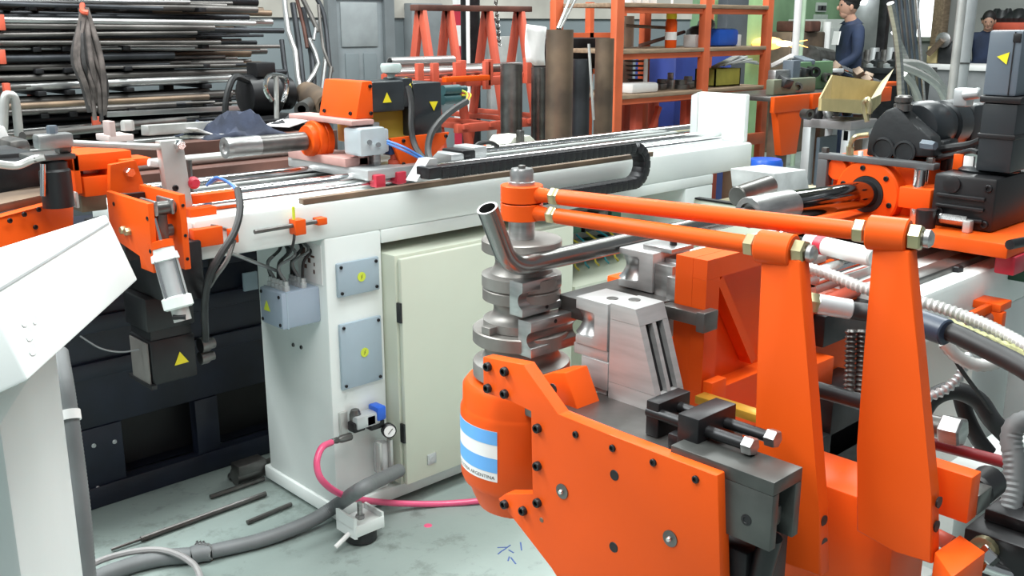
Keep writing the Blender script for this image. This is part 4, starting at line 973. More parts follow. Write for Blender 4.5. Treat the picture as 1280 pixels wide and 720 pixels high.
obj('handle', MB().tube([on(4, 165, y=3.9), on(6, 124, y=3.9), on(12, 119, y=3.9), on(19, 126, y=3.9), on(24, 170, y=3.9)], .016, 10, 5), STEEL_P, hk)
solo('white_panel_corner', MB().prism([on(-30, 155, y=3.1), on(6, 158, y=3.1), on(12, 172, y=3.1), on(4, 196, y=3.1), on(-30, 196, y=3.1)], (0, .1, 0), .004), PAPER, 'pale panel corner cut by the left picture edge', 'panel')
fb(m_ := MB(), (-30, 195), (48, 235), 2.75, 2.95, .006)
solo('dark_gear_case', m_, IRON, 'dark gear case behind the bend arm at the left edge', 'gear case')
fb(m_ := MB(), (10, 175), (42, 195), 3.0, 3.2, .02)
solo('grey_motor_cover', m_, STEEL_D, 'dull grey motor cover between chrome handle and link rod', 'cover')

# ================================================================== RIGHT TUBE BENDING MACHINE (orange turret in the foreground)
TX, TY = 1.115, 1.15
B = thing('tube_bending_machine', 'orange tube bending machine with steel die stack, tie rods and levers in the foreground', 'machine', (1.6, 1.0, 0))
def tz(py): return on(650, py, y=TY).z
# centre post and tie rod eyes
obj('pivot_post', MB().lathe((TX, TY, 0), (0, 0, 1), [(.0215, 1.10), (.0215, 1.205), (.019, 1.206), (.019, 1.222), (.017, 1.226)], 24), STEEL, B, label='bright pivot post on top of the die stack')
obj('post_screw', MB().lathe((TX, TY, 1.2255), (0, 0, 1), [(.006, 0), (.006, .005), (.004, .006)], 10), STEEL_D, B)
Z1, Z2 = 1.186, 1.157
L2 = on(1112, 293, z=Z1); L1 = on(972, 311, z=Z2)
for zc, Lp, nm, wn in ((Z1, L2, 'upper', 1), (Z2, L1, 'lower', 0)):
    e = V((TX, TY, zc)); d = (Lp-e).normalized(); L = (Lp-e).length
    eye = MB(); eye.lathe((TX, TY, zc-.0135), (0, 0, 1), [(.0225, 0), (.0335, 0), (.0345, .001), (.0345, .026), (.0335, .027), (.0225, .027)], 32)
    eye.cyl(e+d*.030, e+d*.060, .0135, r2=.0095, seg=16)
    rod = obj('tie_rod', MB().lathe(e, d, [(.006, .066), (.0115, .070), (.0125, .075), (.0125, L-.052), (.0115, L-.046), (.007, L-.044)], 20), ORANGE, B, label=f'{nm} orange tie rod to the {"right" if wn else "left"} lever')
    obj('rod_eye', eye, ORANGE, rod)
    obj('thread', MB().cyl(e+d*.055, e+d*(L+.05), .0075, seg=12), STEEL, rod)
    obj('lock_nut', MB().lathe(e+d*.056, d, [(.013, 0), (.0145, .002), (.0145, .014), (.013, .016)], 6), ZINC, rod)
    obj('lock_nut', MB().lathe(e+d*(L-.046), d, [(.014, 0), (.0165, .002), (.0165, .014), (.014, .016)], 6), ZINC, rod)
    obj('end_nut', MB().lathe(e+d*(L+.024), d, [(.015, 0), (.0175, .002), (.0175, .015), (.015, .017)], 6), ZINC, rod)
    obj('end_nut', MB().lathe(e+d*(L+.042), d, [(.010, 0), (.012, .002), (.012, .008), (.008, .012)], 14), STEEL, rod)
# the two levers
def lever(xl, boss, poly, nm, holes):
    lv = MB(); lv.prism([on(*p, x=xl) for p in poly], (.024, 0, 0), .003)
    d = (boss-V((TX, TY, boss.z))).normalized()
    r = .023
    lv.cyl(boss-d*.027, boss+d*.024, r, seg=28, bev=.002)
    lv = obj('lever', lv, ORANGE, B, label=nm)
    for p in holes:
        c = on(*p, x=xl+.012); obj('bolt_hole', MB().lathe(c, (0, -1, 0), [(.0075, -.002), (.0082, .0008), (.0, .0008)], 14), BLACK, lv)
    return lv
lever(L1.x-.012, L1, [(951, 322), (1000, 326), (1008, 440), (1024, 640), (1026, 722), (985, 705), (950, 690), (944, 560), (947, 440)], 'left orange lever with tapered plate and round top', [(1030, 651), (1030, 679), (1028, 706)])
lever(L2.x-.012, L2, [(1090, 310), (1136, 314), (1148, 450), (1164, 620), (1165, 706), (1120, 690), (1070, 664), (1071, 560), (1080, 440)], 'right orange lever with tapered plate and round top', [(1174, 628), (1171, 658), (1168, 688)])
# die stack
dz = lambda py: tz(py)
ds = MB(); ds.lathe((TX, TY, 0), (0, 0, 1), [(.022, 1.112), (.064, 1.112), (.066, 1.110), (.066, 1.094), (.064, 1.092), (.050, 1.090), (.045, 1.083), (.0435, 1.074), (.045, 1.066), (.052, 1.056), (.066, 1.053), (.066, 1.034), (.064, 1.032), (.03, 1.0315)], 48)
obj('bend_die', ds, DIE, B, label='upper grooved bend die')
ds = MB(); ds.lathe((TX, TY, 0), (0, 0, 1), [(.03, 1.0312), (.063, 1.031), (.065, 1.029), (.065, 1.012), (.055, 1.010), (.0475, 1.003), (.046, .995), (.048, .986), (.055, .979), (.064, .977), (.064, .963), (.03, .9625)], 48)
obj('bend_die', ds, DIE, B, label='middle grooved bend die')
ds = MB(); ds.lathe((TX, TY, 0), (0, 0, 1), [(.03, .9620), (.080, .962), (.082, .960), (.082, .940), (.080, .938), (.068, .934), (.062, .925), (.062, .918), (.068, .909), (.081, .904), (.082, .902), (.082, .880), (.080, .878), (.03, .878)], 48)
low = obj('bend_die', ds, DIE, B, label='lowest and widest grooved bend die')
def groove_profile(y_in, y_out, z0, z1, zc, rg, n=8):
    pts = [(y_in, z0), (y_out, z0)]
    for k in range(n+1):
        a = -math.pi/2 + math.pi*k/n
        pts.append((y_out + rg*math.cos(a)*.85, zc + rg*math.sin(a)))
    pts += [(y_out, z1), (y_in, z1)]
    return pts
# clamp inserts standing proud on the front of the stack (grooves open toward the clamp side)
for (z0, z1, zc, rg, xa, xb, yo, nm) in ((1.001, 1.057, 1.027, .0135, 1.056, 1.145, 1.087, 'upper'), (.937, .996, .966, .0135, 1.058, 1.165, 1.069, 'lower')):
    pr_ = groove_profile(yo+.030, yo, z0, z1, zc, rg)
    ins = MB(); ins.prism([(xa, y, z) for y, z in pr_], (xb-xa, 0, 0), .0008)
    io = obj('die_insert', ins, STEEL, B, label=f'{nm} grooved clamp insert on the die stack')
    for zz in (z1-.008, z0+.008): bolt(io, (xa+.055, yo, zz), (0, -1, 0), .0035, .0006, BLACK, 'dowel_hole')
obj('key_block', MB().box(1.036, 1.052, 1.142, 1.162, .9622, .975, .001), DIE, B)
obj('turret_base', MB().cyl((TX, TY, .84), (TX, TY, .878), .06, seg=28).box(1.05, 1.16, 1.03, 1.14, .84, .876, .004), STEEL_D, B)
# rotary drum
DR = .104
dm = MB(); dm.lathe((TX, TY, 0), (0, 0, 1), [(.060, .640), (.075, .645), (.085, .668), (.092, .690), (.100, .694), (DR, .705), (DR, .822), (.1015, .828), (.1, .832), (.0995, .862), (.092, .872), (.06, .874)], 56)
dm = obj('rotary_drum', dm, ORANGE, B, label='orange rotary actuator drum under the die stack')
def drum_patch(mb, px0, px1, z0, z1, r, n=14):
    def ang(px):
        # azimuth on the drum wall sighted at the drum front
        q = (px-651)/78.0; q = max(-.999, min(.999, q))
        vd = math.atan2(TY, TX)            # direction from the camera to the drum, seen from above
        return vd + math.pi + math.asin(q)
    a0, a1 = ang(px0), ang(px1)
    f = lambda u, v: V((TX+r*math.cos(a0+(a1-a0)*u), TY+r*math.sin(a0+(a1-a0)*u), z0+(z1-z0)*v))
    return mb.grid(f, n, 1), a0, a1
mb, A0, A1 = drum_patch(MB(), 573.5, 622, .722, .811, DR+.0006)
stk = obj('flag_sticker', mb, PAPER, dm, label='sky blue and white striped flag sticker')
for (z0, z1) in ((.787, .8105), (.738, .763)):
    mb, _, _ = drum_patch(MB(), 573.5, 622, z0, z1, DR+.0010); obj('stripe', mb, SKYBLUE, stk)
def flat_text(body, size):
    c = bpy.data.curves.new('lettering', 'FONT'); c.body = body; c.size = size; c.align_x = 'CENTER'; c.resolution_u = 2
    o = bpy.data.objects.new('lettering', c); COL.objects.link(o)
    dg = bpy.context.evaluated_depsgraph_get(); dg.update()
    me = bpy.data.meshes.new_from_object(o.evaluated_get(dg))
    bpy.data.objects.remove(o); return me
me = flat_text('INDUSTRIA ARGENTINA', .0085)
am = (A0+A1)/2; r = DR+.0013; sgn = 1 if A1 > A0 else -1
tw = max(v.co.x for v in me.vertices)*2; k_ = abs(A1-A0)*.92*r/tw
for v in me.vertices:
    a = am + sgn*v.co.x*k_/r; v.co = V((TX+r*math.cos(a), TY+r*math.sin(a), .7262+v.co.y))
me.materials.append(PRINT)
lt = bpy.data.objects.new('lettering', me); COL.objects.link(lt); setp(lt, V((0, 0, 0)), stk)
# big front plate
PX = .97
poly = [(603.5, 446), (655, 456), (697, 519), (760, 543), (897, 594), (901, 760), (720, 760), (690, 709), (622, 624), (632, 617), (667, 619), (665, 513), (638, 501), (604, 491)]
fpm = MB(); fpm.prism([on(*p, x=PX) for p in poly], (.022, 0, 0), .0018)
fp_ = obj('front_plate', fpm, ORANGE, B, label='big orange front plate with socket bolts and round holes', ang=30)
for p in ((611, 458), (632, 464), (611, 485), (632, 492), (673, 535), (673, 582), (673, 628), (655, 638), (632, 630)):
    bolt(fp_, on(*p, x=PX), (-1, 0, 0), .0072, .007, BLACK_M)
for p in ((720, 543), (766, 560), (817, 578), (870, 599)): bolt(fp_, on(*p, x=PX), (-1, 0, 0), .0052, .003, BLACK_M)
for p in ((768, 594), (767, 684)):
    c = on(*p, x=PX); obj('round_hole', MB().lathe(c, (-1, 0, 0), [(.0078, 0), (.0074, .0008), (0, .0008)], 18), BLACK_M, fp_)
for p in ((703, 614), (838, 673)):
    c = on(*p, x=PX)
    wo = obj('washer', MB().lathe(c, (-1, 0, 0), [(.0115, 0), (.0115, .0015), (.004, .002)], 24), STEEL_D, fp_)
    obj('pin', MB().lathe(c, (-1, 0, 0), [(.004, .0015), (.0042, .004), (.003, .006)], 12), CHROME, wo)
obj('small_hole', MB().lathe(on(677, 650, x=PX), (-1, 0, 0), [(.0042, 0), (.0038, .0006), (0, .0006)], 12), RUST, fp_)
# orange lug with a hole behind the plate, steel key beside it
lg = MB(); lg.prism([on(*p, x=1.03) for p in ((662, 474), (690, 466), (706, 466), (722, 512), (700, 524), (690, 512))], (.05, 0, 0), .002)
lg = obj('lug', lg, ORANGE, B, label='orange lug with a round hole beside the die stack')
obj('round_hole', MB().lathe(on(691, 486, x=1.03), (-1, 0, 0), [(.0085, 0), (.008, .0008), (0, .0008)], 18), BLACK, lg)
obj('dark_arm', MB().box(1.06, 1.14, .96, 1.09, .845, .872, .003), STEEL_D, B)
# slide base and end block
obj('slide_base', MB().box(.993, 1.16, .738, .972, .84, .896, .003), STEEL_D, B, label='bright steel slide base behind the front plate')
eb_ = MB(); eb_.box(.985, 1.050, .580, .735, .900, .918, .001).box(.985, .999, .580, .735, .826, .8999, .001).box(1.036, 1.050, .580, .735, .826, .8999, .001).box(.9992, 1.0358, .61, .735, .827, .8998).box(1.008, 1.026, .590, .61, .845, .872, .004)
eb_ = obj('end_block', eb_, DARKST, B, label='hollow steel end block right of the front plate')
bolt(eb_, on(933, 650, x=.985), (-1, 0, 0), .0075, .001, BLACK_M, 'bolt_hole')
obj('gap_shade_block', MB().box(1.0, 1.10, .62, .9, .60, .80, .004), BLACK_M, B)  # black block standing in for shade in the gap between plate and lever
obj('hose_stub', MB().cyl((1.02, .62, .72), (1.02, .60, .826), .015, seg=14), BLACK, B)
# clamp die: grooved block on a wedge slide
CX = 1.10
cl_ = MB(); pr_ = [(.948, .968), (1.013, .968)]
pr_ += [(1.013, .982), (.978, .982), (.974, .986), (.974, 1.020), (.978, 1.024), (1.013, 1.024)]
pr_ += [(1.013, 1.043), (.948, 1.043)]
cl_.prism([(CX, y, z) for y, z in pr_], (.07, 0, 0), .0008)
obj('clamp_die', cl_, GROUND, B, label='grooved clamp die facing the stack')
obj('highlight_spool', MB().lathe((CX+.030, 1.004, .982), (0, 0, 1), [(.026, .0), (.020, .008), (.0165, .016), (.0155, .021), (.0165, .026), (.020, .034), (.026, .042)], 28), STEEL, B, label='concave spool shaped for the highlight in the clamp die groove')  # spool added inside the groove, its curve mimics the highlight there
obj('clamp_spacer', MB().box(CX+.002, 1.17, .948, 1.018, .950, .9678, .001).box(CX, 1.17, .945, 1.0, .905, .950, .001).box(CX+.004, 1.17, .95, 1.03, .8965, .9048), GROUND, B)
wd = MB()
P2 = [(.943, 1.0215), (.8858, 1.0215), (.8522, .9225), (.943, .9225)]
inn = [(.943, 1.040), (.905, 1.040), (.870, 1.008), (.835+.03, .93), (.862, .90), (.943, .90)]
wd.prism([(CX+.0135, y, z) for y, z in [(.942, 1.021), (.900, 1.021), (.866, .923), (.942, .923)]], (.039, 0, 0))
for xa, xb in ((CX, CX+.013), (CX+.029, CX+.037), (CX+.053, CX+.066)): wd.prism([(xa, y, z) for y, z in P2], (xb-xa, 0, 0))
wd.prism([(CX, y, z) for y, z in [(.943, 1.046), (.895, 1.046), (.886, 1.022), (.943, 1.022)]], (.066, 0, 0))
wd.prism([(CX, y, z) for y, z in [(.943, .922), (.852, .922), (.846, .896), (.943, .896)]], (.066, 0, 0))
wd = obj('wedge_slide', wd, GROUND, B, label='machined wedge block with two long slots')
for xa in (CX+.0135, CX+.0375): obj('slot', MB().prism([(xa, .899, 1.0205), (xa, .895, 1.0205), (xa, .861, .9235), (xa, .865, .9235)], (.015, 0, 0)), BLACK_M, wd, label='long dark slot')
for yy, xx in ((.965, CX+.03), (.93, CX+.04)): obj('bolt_hole', MB().lathe((xx, yy, 1.0465 if yy < .945 else 1.0435), (0, 0, 1), [(.0095, 0), (.009, .0005), (0, .0005)], 16), STEEL_D, wd)
# upper (wiper) die and its holder
ux = 1.26
um = MB(); pr_ = [(.992, 1.022), (1.064, 1.022)]
pr_ += [(1.064, 1.034), (1.024, 1.034), (1.020, 1.038), (1.020, 1.074), (1.024, 1.078), (1.064, 1.078)]
pr_ += [(1.064, 1.088), (.992, 1.088)]
um.prism([(ux, y, z) for y, z in pr_], (.10, 0, 0), .0008)
obj('pressure_die', um, GROUND, B, label='upper grooved pressure die block under the tube')
obj('highlight_spool', MB().lathe((ux+.034, 1.053, 1.034), (0, 0, 1), [(.030, .0), (.023, .008), (.019, .017), (.018, .022), (.019, .027), (.023, .036), (.030, .044)], 28), STEEL, B, label='concave spool shaped for the highlight in the pressure die groove')  # same added spool shape, imitating the bright sheen in this groove
hm = MB(); hm.box(ux+.004, ux+.09, .955, .990, 1.0, 1.072, .001).box(ux-.006, ux+.03, .935, .958, .96, 1.058, .001).box(ux+.03, ux+.10, .92, .99, .98, 1.078, .001).box(ux+.02, ux+.08, .97, 1.03, 1.088, 1.096, .001)
hm = obj('die_holder', hm, STEEL, B)
bolt(hm, (ux+.05, .99, 1.096), (0, 0, 1), .006, .020, BLACK_M, 'bolt')
obj('die_rail', MB().box(1.15, 1.36, .95, 1.10, .985, 1.020, .002), STEEL_D, B)
obj('stop_bracket', MB().box(1.222, 1.246, .868, .945, 1.0, 1.020, .001).box(1.212, 1.2485, .852, .8678, .994, 1.026, .002), STEEL_D, B, label='dark stop bracket across the orange housing')
# orange housing behind the clamps
hs_ = MB(); hs_.box(1.25, 1.50, .905, .938, .82, 1.098)
hs_.box(1.2502, 1.285, .878, .9048, .8802, 1.0658).box(1.2502, 1.50, .8782, .9048, 1.066, 1.0978).box(1.2502, 1.50, .872, .9048, .82, .880)
hs_.bar((1.288, .891, 1.062), (1.40, .891, .90), .024, .016)
obj('slide_housing', hs_, ORANGE, B, label='orange slide housing with a diagonal gusset', ang=30)
obj('housing_step', MB().box(1.245, 1.285, .855, .8718, .82, .905, .001), ORANGE, B)
bd = MB(); bd.box(1.502, 1.90, .88, 1.30, .70, .955, .004)
obj('rear_body', bd, ORANGE, B, label='red orange shaded body between the levers')
obj('lower_body', MB().box(1.285, 1.40, .56, .86, .55, .782, .004), ORANGE, B, label='orange lower body behind the levers')
obj('small_block', fb(MB(), (1012, 459), (1040, 483), .84, .88, .002), ORANGE, B)
obj('yellow_way', MB().box(1.22, 1.245, .74, .868, .875, .888, .001), mat('yellow_oiled_way', (.75, .45, .06), .3, .4), B)
# push screws
sb = MB(); sb.box(1.012, 1.098, .712, .746, .898, .952, .002).box(1.014, 1.096, .7462, .762, .898, .918, .001)
sb = obj('screw_block', sb, BLACK_M, B, label='black block carrying two push screws')
obj('screw_block', MB().box(1.028, 1.10, .790, .812, .8965, .948, .002), BLACK_M, B)
for x_, z_, y1 in ((1.034, .930, .655), (1.076, .930, .648)):
    ps = obj('push_screw', MB().cyl((x_, .812, z_), (x_, y1, z_), .0080, seg=16), BLACK_M, B)
    obj('screw_head', MB().lathe((x_, y1, z_), (0, -1, 0), [(.0115, 0), (.0125, .001), (.0125, .013), (.011, .015)], 6), STEEL, ps)
# blocks at the right bottom
obj('arm_block', MB().box(1.282, 1.312, .462, .55, .80, .868, .002), ORANGE, B, label='orange block right of the right lever')
obj('foot_block', MB().prism([on(*p, z=.775) for p in ((1168, 690), (1200, 668), (1232, 690), (1190, 722))], (0, 0, -.06), .002), ORANGE, B, label='orange foot block at the bottom right')
obj('link_bar', MB().cyl(on(1160, 665, x=1.33), on(1190, 680, x=1.33), .012, seg=12), ORANGE_R, B)
obj('shaft_stub', MB().cyl(on(1150, 528, x=1.5), on(1192, 538, x=1.5), .017, seg=16), STEEL_D, B)
a, b = on(1178, 535, x=1.49), on(1203, 541, x=1.49)
obj('hex_head', MB().lathe(a, b-a, [(.022, 0), (.024, .003), (.024, .03), (.02, .033)], 6), STEEL, B, label='large hex bolt head beside the right lever')
obj('steel_block', MB().box(1.315, 1.36, .462, .51, .80, .83, .002), STEEL_D, B)
obj('black_coupling', MB().lathe((1.362, .485, .812), (1, 0, 0), [(.02, 0), (.024, .004), (.024, .05), (.02, .055)], 16), BLACK, B)
obj('valve_body', MB().box(1.38, 1.56, .40, .50, .66, .745, .004).box(1.42, 1.53, .41, .49, .745, .765, .004), BLACK_M, B, label='black valve body low at the right')
obj('hose_fitting', MB().lathe(dep(1226, 690, 1.42), dep(1243, 676, 1.46)-dep(1226, 690, 1.42), [(.012, 0), (.02, .003), (.02, .03), (.015, .034), (.015, .045)], 14), ZINC, B)
for p in ((1230, 700), (1200, 716)):
    obj('fitting_nut', MB().lathe(dep(*p, 1.40), (.3, -.3, .5), [(.012, 0), (.014, .002), (.014, .016), (.012, .018)], 6), CHROME, B)
# white bed, column and rails
obj('bed', MB().box(1.745, 4.2, .76, 1.30, .868, .970, .010), WHITE, B, label='white bed beam at the right edge')
obj('column', MB().box(2.05, 2.45, .765, 1.28, .05, .868, .006), WHITE, B)
obj('base_plate', MB().box(1.3, 4.2, .72, 1.32, .0, .05, .006), WHITE, B)
obj('support_leg', MB().box(1.32, 1.56, .6, .92, .05, .56, .006), WHITE, B)
for y in (.915, 1.145):
    obj('guide_rail', MB().cyl((1.63, y, .998), (4.2, y, .998), .018, seg=16), CHROME, B)
    obj('rail_support', MB().box(1.63, 4.2, y-.012, y+.012, .969, .985), STEEL, B)
obj('gear_rack', MB().box(1.75, 4.2, .80, .84, .969, .984, .002), STEEL_D, B)
obj('channel', MB().box(1.63, 4.2, .95, 1.11, .969, .978), STEEL_D, B)
for k, (y, mt) in enumerate(((.885, ORANGE_R), (.96, STEEL), (.995, ORANGE), (1.035, STEEL_D), (1.075, STEEL_P))):
    obj('tie_bar', MB().cyl((1.50, y, .955+.006*k), (1.85, y, .960+.006*k), .013, seg=12), mt, B)
bolt(B, (1.99, .80, .970), (0, 0, 1), .014, .012, BLACK_M, 'bolt', hexa=True)
obj('top_plate', MB().box(1.62, 1.82, .99, 1.10, .985, 1.0, .002), STEEL_P, B)
# air cylinder between levers
a, b = on(1008, 302, x=1.75), on(1092, 322, x=1.72)
wc = obj('air_cylinder', MB().cyl(a, b, .018, seg=18, bev=.003), WHITE, B, label='white air cylinder with red band between the levers')
d = (b-a)
obj('red_band', MB().cyl(a+d*.18, a+d*.30, .0186, seg=18), RED, wc); obj('rod_end', MB().cyl(a-d*.12, a, .007, seg=10), STEEL_D, wc)
# carriage
cp = obj('carriage', MB().box(2.015, 2.75, .715, 1.22, 1.004, 1.034, .004), ORANGE, B, label='orange carriage plate')
for (x, y) in ((2.05, .70), (2.25, .695), (2.02, 1.18)): obj('wiper_block', MB().box(x, x+.06, y+.01, y+.05, .965, 1.004, .004), RED, cp, label='red rail wiper block')
obj('green_shim', MB().box(2.16, 2.2, .70, .76, .93, 1.004, .002), mat('dark_green_block', (.02, .09, .05), .5), cp)
SYc, SZc = 1.075, 1.077; SXF = 2.14
fl = MB(); fl.lathe((SXF-.012, SYc, SZc), (1, 0, 0), [(.032, .006), (.040, .004), (.042, 0), (.073, 0), (.077, .004), (.077, .045), (.07, .05)], 36)
fl = obj('spindle_flange', fl, ORANGE, cp, label='round orange spindle flange with bolts')
for k in range(6):
    a = 2*math.pi*(k+.3)/6; bolt(fl, (SXF-.012, SYc+.06*math.cos(a), SZc+.06*math.sin(a)), (-1, 0, 0), .006, .003, BLACK_M)
obj('dark_ring', MB().lathe((SXF-.014, SYc, SZc), (1, 0, 0), [(.030, 0), (.041, 0), (.041, .006)], 28, cap=False), IRON, fl)
obj('housing', MB().box(2.165, 2.36, .965, 1.18, 1.03, 1.155, .004), ORANGE, cp, label='orange spindle housing')
obj('cam_lobe', MB().lathe((SXF-.006, 1.155, 1.125), (1, 0, 0), [(.024, 0), (.026, .003), (.026, .03)], 18), ORANGE, cp)
e0 = on(925, 258, y=SYc); xs = 1.66
obj('spindle_tube', MB().cyl((1.80, SYc, SZc+.013), (2.15, SYc, SZc), .0305, seg=28), CHROME_D, cp, label='chrome spindle tube')
obj('spindle_nose', MB().lathe((1.655, SYc, SZc+.018), (1, 0, -.03), [(.018, .01), (.019, 0), (.029, 0), (.031, .004), (.031, .045), (.0325, .05), (.0325, .15)], 28), STEEL, cp, label='bright steel spindle nose')
fm = MB(); fm.box(2.125, 2.155, .925, 1.20, 1.146, 1.160, .002).box(2.125, 2.155, 1.175, 1.20, 1.03, 1.146, .002)
fm = obj('guard_frame', fm, mat('dark_grey_frame', (.12, .125, .13), .45, .3), cp, label='dark grey portal bar over the flange')
for y in (1.19, .94): bolt(fm, (2.14, y, 1.160), (0, 0, 1), .009, .012, STEEL_D, 'bolt', hexa=True)
obj('guide_post', MB().cyl((2.12, .952, 1.02), (2.12, .952, 1.146), .013, seg=16), CHROME, cp)
obj('guide_post', MB().cyl((2.17, .965, 1.02), (2.17, .965, 1.146), .009, seg=12), CHROME, cp)
obj('guide_block', MB().box(2.10, 2.19, .915, .985, 1.063, 1.108, .002), ORANGE, cp, label='orange clamp block on the guide post')
obj('tension_spring', MB().tube([V((2.078, .88-.055*t/60, 1.056)) + V((.008*math.cos(t*1.57), 0, .008*math.sin(t*1.57))) for t in range(61)], .003, 5, 2), STEEL, cp)
obj('spring_nut', MB().box(2.065, 2.085, .812, .828, 1.034, 1.060, .003), STEEL_P, cp)
# dark gear casting on top
gc = MB(); prof = [on(*p, x=2.17) for p in ((1082, 195), (1085, 170), (1093, 152), (1106, 138), (1124, 131), (1132, 150), (1150, 160), (1164, 172), (1168, 197))]
gc.prism(prof, (.05, 0, 0), .006)
gc.box(2.222, 2.30, .95, 1.13, 1.155, 1.20, .006)
gc = obj('gear_casting', gc, IRON, cp, label='dark cast gear case with two round bosses')
for p, r in (((1104, 186), .027), ((1131, 190), .026)):
    c = on(*p, x=2.17); obj('boss', MB().lathe(c, (-1, 0, 0), [(r, 0), (r, .005), (r-.005, .006), (r-.007, .003)], 24), IRON, gc)
ax_ = on(1150, 152, x=2.25); ay = ax_.y; az_ = 1.222
gb_ = MB(); gb_.lathe((2.222, ay, az_), (1, 0, 0), [(.03, 0), (.052, .004), (.060, .02), (.060, .07), (.050, .08), (.050, .12)], 28)
gb_ = obj('motor_barrel', gb_, SERVO, cp, label='dark round motor barrel behind the gear case')
obj('motor_section', MB().lathe((2.345, ay, az_), (1, 0, 0), [(.050, 0), (.056, .006), (.056, .07), (.048, .075)], 24), SERVO, gb_)
obj('motor_section', MB().box(2.425, 2.52, ay-.05, ay+.05, az_-.052, az_+.045, .010), SERVO, gb_)
obj('brass_pipe', MB().tube([on(1063, 190, x=2.14), on(1064, 178, x=2.14), on(1070, 171, x=2.14), on(1086, 168, x=2.15)], .006, 8), ZINC, cp)
obj('brass_fitting', MB().cyl(on(1062, 197, x=2.14), on(1063, 183, x=2.14), .009, seg=8), ZINC, cp)
obj('white_fitting', MB().cyl(on(1076, 197, x=2.14), on(1076, 189, x=2.14), .006, seg=8), PAPER, cp)
obj('lift_eye', MB().tube([on(1084, 152, x=2.2), on(1081, 138, x=2.2), on(1080, 128, x=2.2), on(1085, 124, x=2.2), on(1088, 130, x=2.2), on(1087, 142, x=2.2)], .006, 8), ZINC, cp)
c = on(1129, 130, x=2.19); obj('filler_cap', MB().lathe(c+V((0, 0, -.015)), (0, 0, 1), [(.02, 0), (.02, .015), (.015, .017), (.019, .021), (.019, .03), (.014, .034)], 14), STEEL_D, cp)
obj('top_nut', MB().lathe(on(1158, 181, x=2.15), (-.3, -1, 0), [(.011, -.01), (.011, .016), (.009, .024)], 6), SERVO_L, cp)
obj('rear_post', MB().box(2.25, 2.29, .95, 1.0, 1.13, 1.20, .003), BLACK_M, cp)
# black gearbox and tall servo behind it
gx = MB(); gx.box(2.10, 2.42, .782, .912, 1.034, 1.146, .007)
gx = obj('gearbox', gx, BLACK, cp, label='black ribbed gearbox block')
for z in (1.052, 1.076, 1.098): obj('cooling_rib', MB().box(2.092, 2.10, .80, .90, z, z+.008, .002), BLACK, gx)
for (y, z) in ((.797, 1.125), (.797, 1.05), (.892, 1.066)): bolt(gx, (2.10, y, z), (-1, 0, 0), .008, .005, BLACK_M)
obj('round_cover', MB().lathe((2.10, .872, 1.126), (-1, 0, 0), [(.018, 0), (.018, .005), (.012, .007)], 20), BLACK, gx)
obj('top_ring', MB().lathe((2.21, .845, 1.146), (0, 0, 1), [(.06, 0), (.063, .004), (.056, .010), (.04, .012)], 24), SERVO, gx)
obj('motor_adapter', MB().box(2.14, 2.27, .775, .845, 1.154, 1.294, .004), SERVO, cp)
obj('adapter_band', MB().box(2.137, 2.273, .772, .848, 1.222, 1.232, .002), BLACK, cp)
obj('adapter_flange', MB().box(2.135, 2.276, .768, .851, 1.2942, 1.308, .003), BLACK, cp)
vs_ = MB(); vs_.box(2.14, 2.27, .782, .849, 1.308, 1.438, .006)
vs_ = obj('servo_motor', vs_, SERVO_L, cp, label='tall grey blue servo motor with warning triangle at the right edge')
tri_sign(vs_, on(1254, 72, x=2.139), (-1, 0, 0), .022, up=(0, .9, .12))
obj('corner_clip', MB().box(2.137, 2.141, .785, .800, 1.415, 1.432, .001), BLACK, vs_)
obj('seam', MB().box(2.138, 2.1402, .796, .798, 1.31, 1.435), BLACK, vs_)
obj('steel_coupling', MB().cyl(on(1204, 119, x=2.3), on(1226, 116, x=2.3), .012, seg=18, bev=.003), ALU, cp)
obj('coupling_bracket', fx(MB(), (1192, 110), (1208, 134), 2.30, 2.34, .005), ALU, cp)
obj('orange_tag', MB().box(2.17, 2.18, .885, .905, 1.147, 1.180, .001), ORANGE, cp)
obj('white_tag', MB().box(2.17, 2.18, .862, .883, 1.147, 1.178, .001), PAPER, cp)
obj('black_cable', MB().tube([(2.22, .99, 1.172), (2.21, .93, 1.188), (2.19, .88, 1.20), (2.16, .845, 1.215)], .009, 8), RUBBER, cp)
obj('cable', MB().tube([(2.20, .97, 1.16), (2.19, .91, 1.176), (2.17, .87, 1.19), (2.15, .845, 1.19)], .006, 8), RUBBER, cp)
obj('low_cylinder', MB().cyl((2.066, .905, 1.034), (2.066, .905, 1.072), .020, seg=16), BLACK, cp)
obj('tail_rod', MB().cyl(on(1262, 306, z=1.04), on(1310, 296, z=1.04), .010, seg=10), BLACK_M, cp)
# orange sensor clamp on the bed front
c = on(1236, 385, y=.735)
so = obj('sensor_clamp', MB().box(c.x-.10, c.x-.02, .722, .735, c.z-.004, c.z+.014, .002).box(c.x-.02, c.x+.035, .705, .76, c.z-.0, c.z+.016, .002).box(c.x-.02, c.x+.0, .70, .73, c.z-.045, c.z+.0, .002), ORANGE, B, label='orange sensor clamp on the right bed front')
obj('sensor_rod', MB().cyl((c.x-.12, .745, c.z-.022), (c.x+.02, .72, c.z-.012), .012, seg=12), STEEL, so)
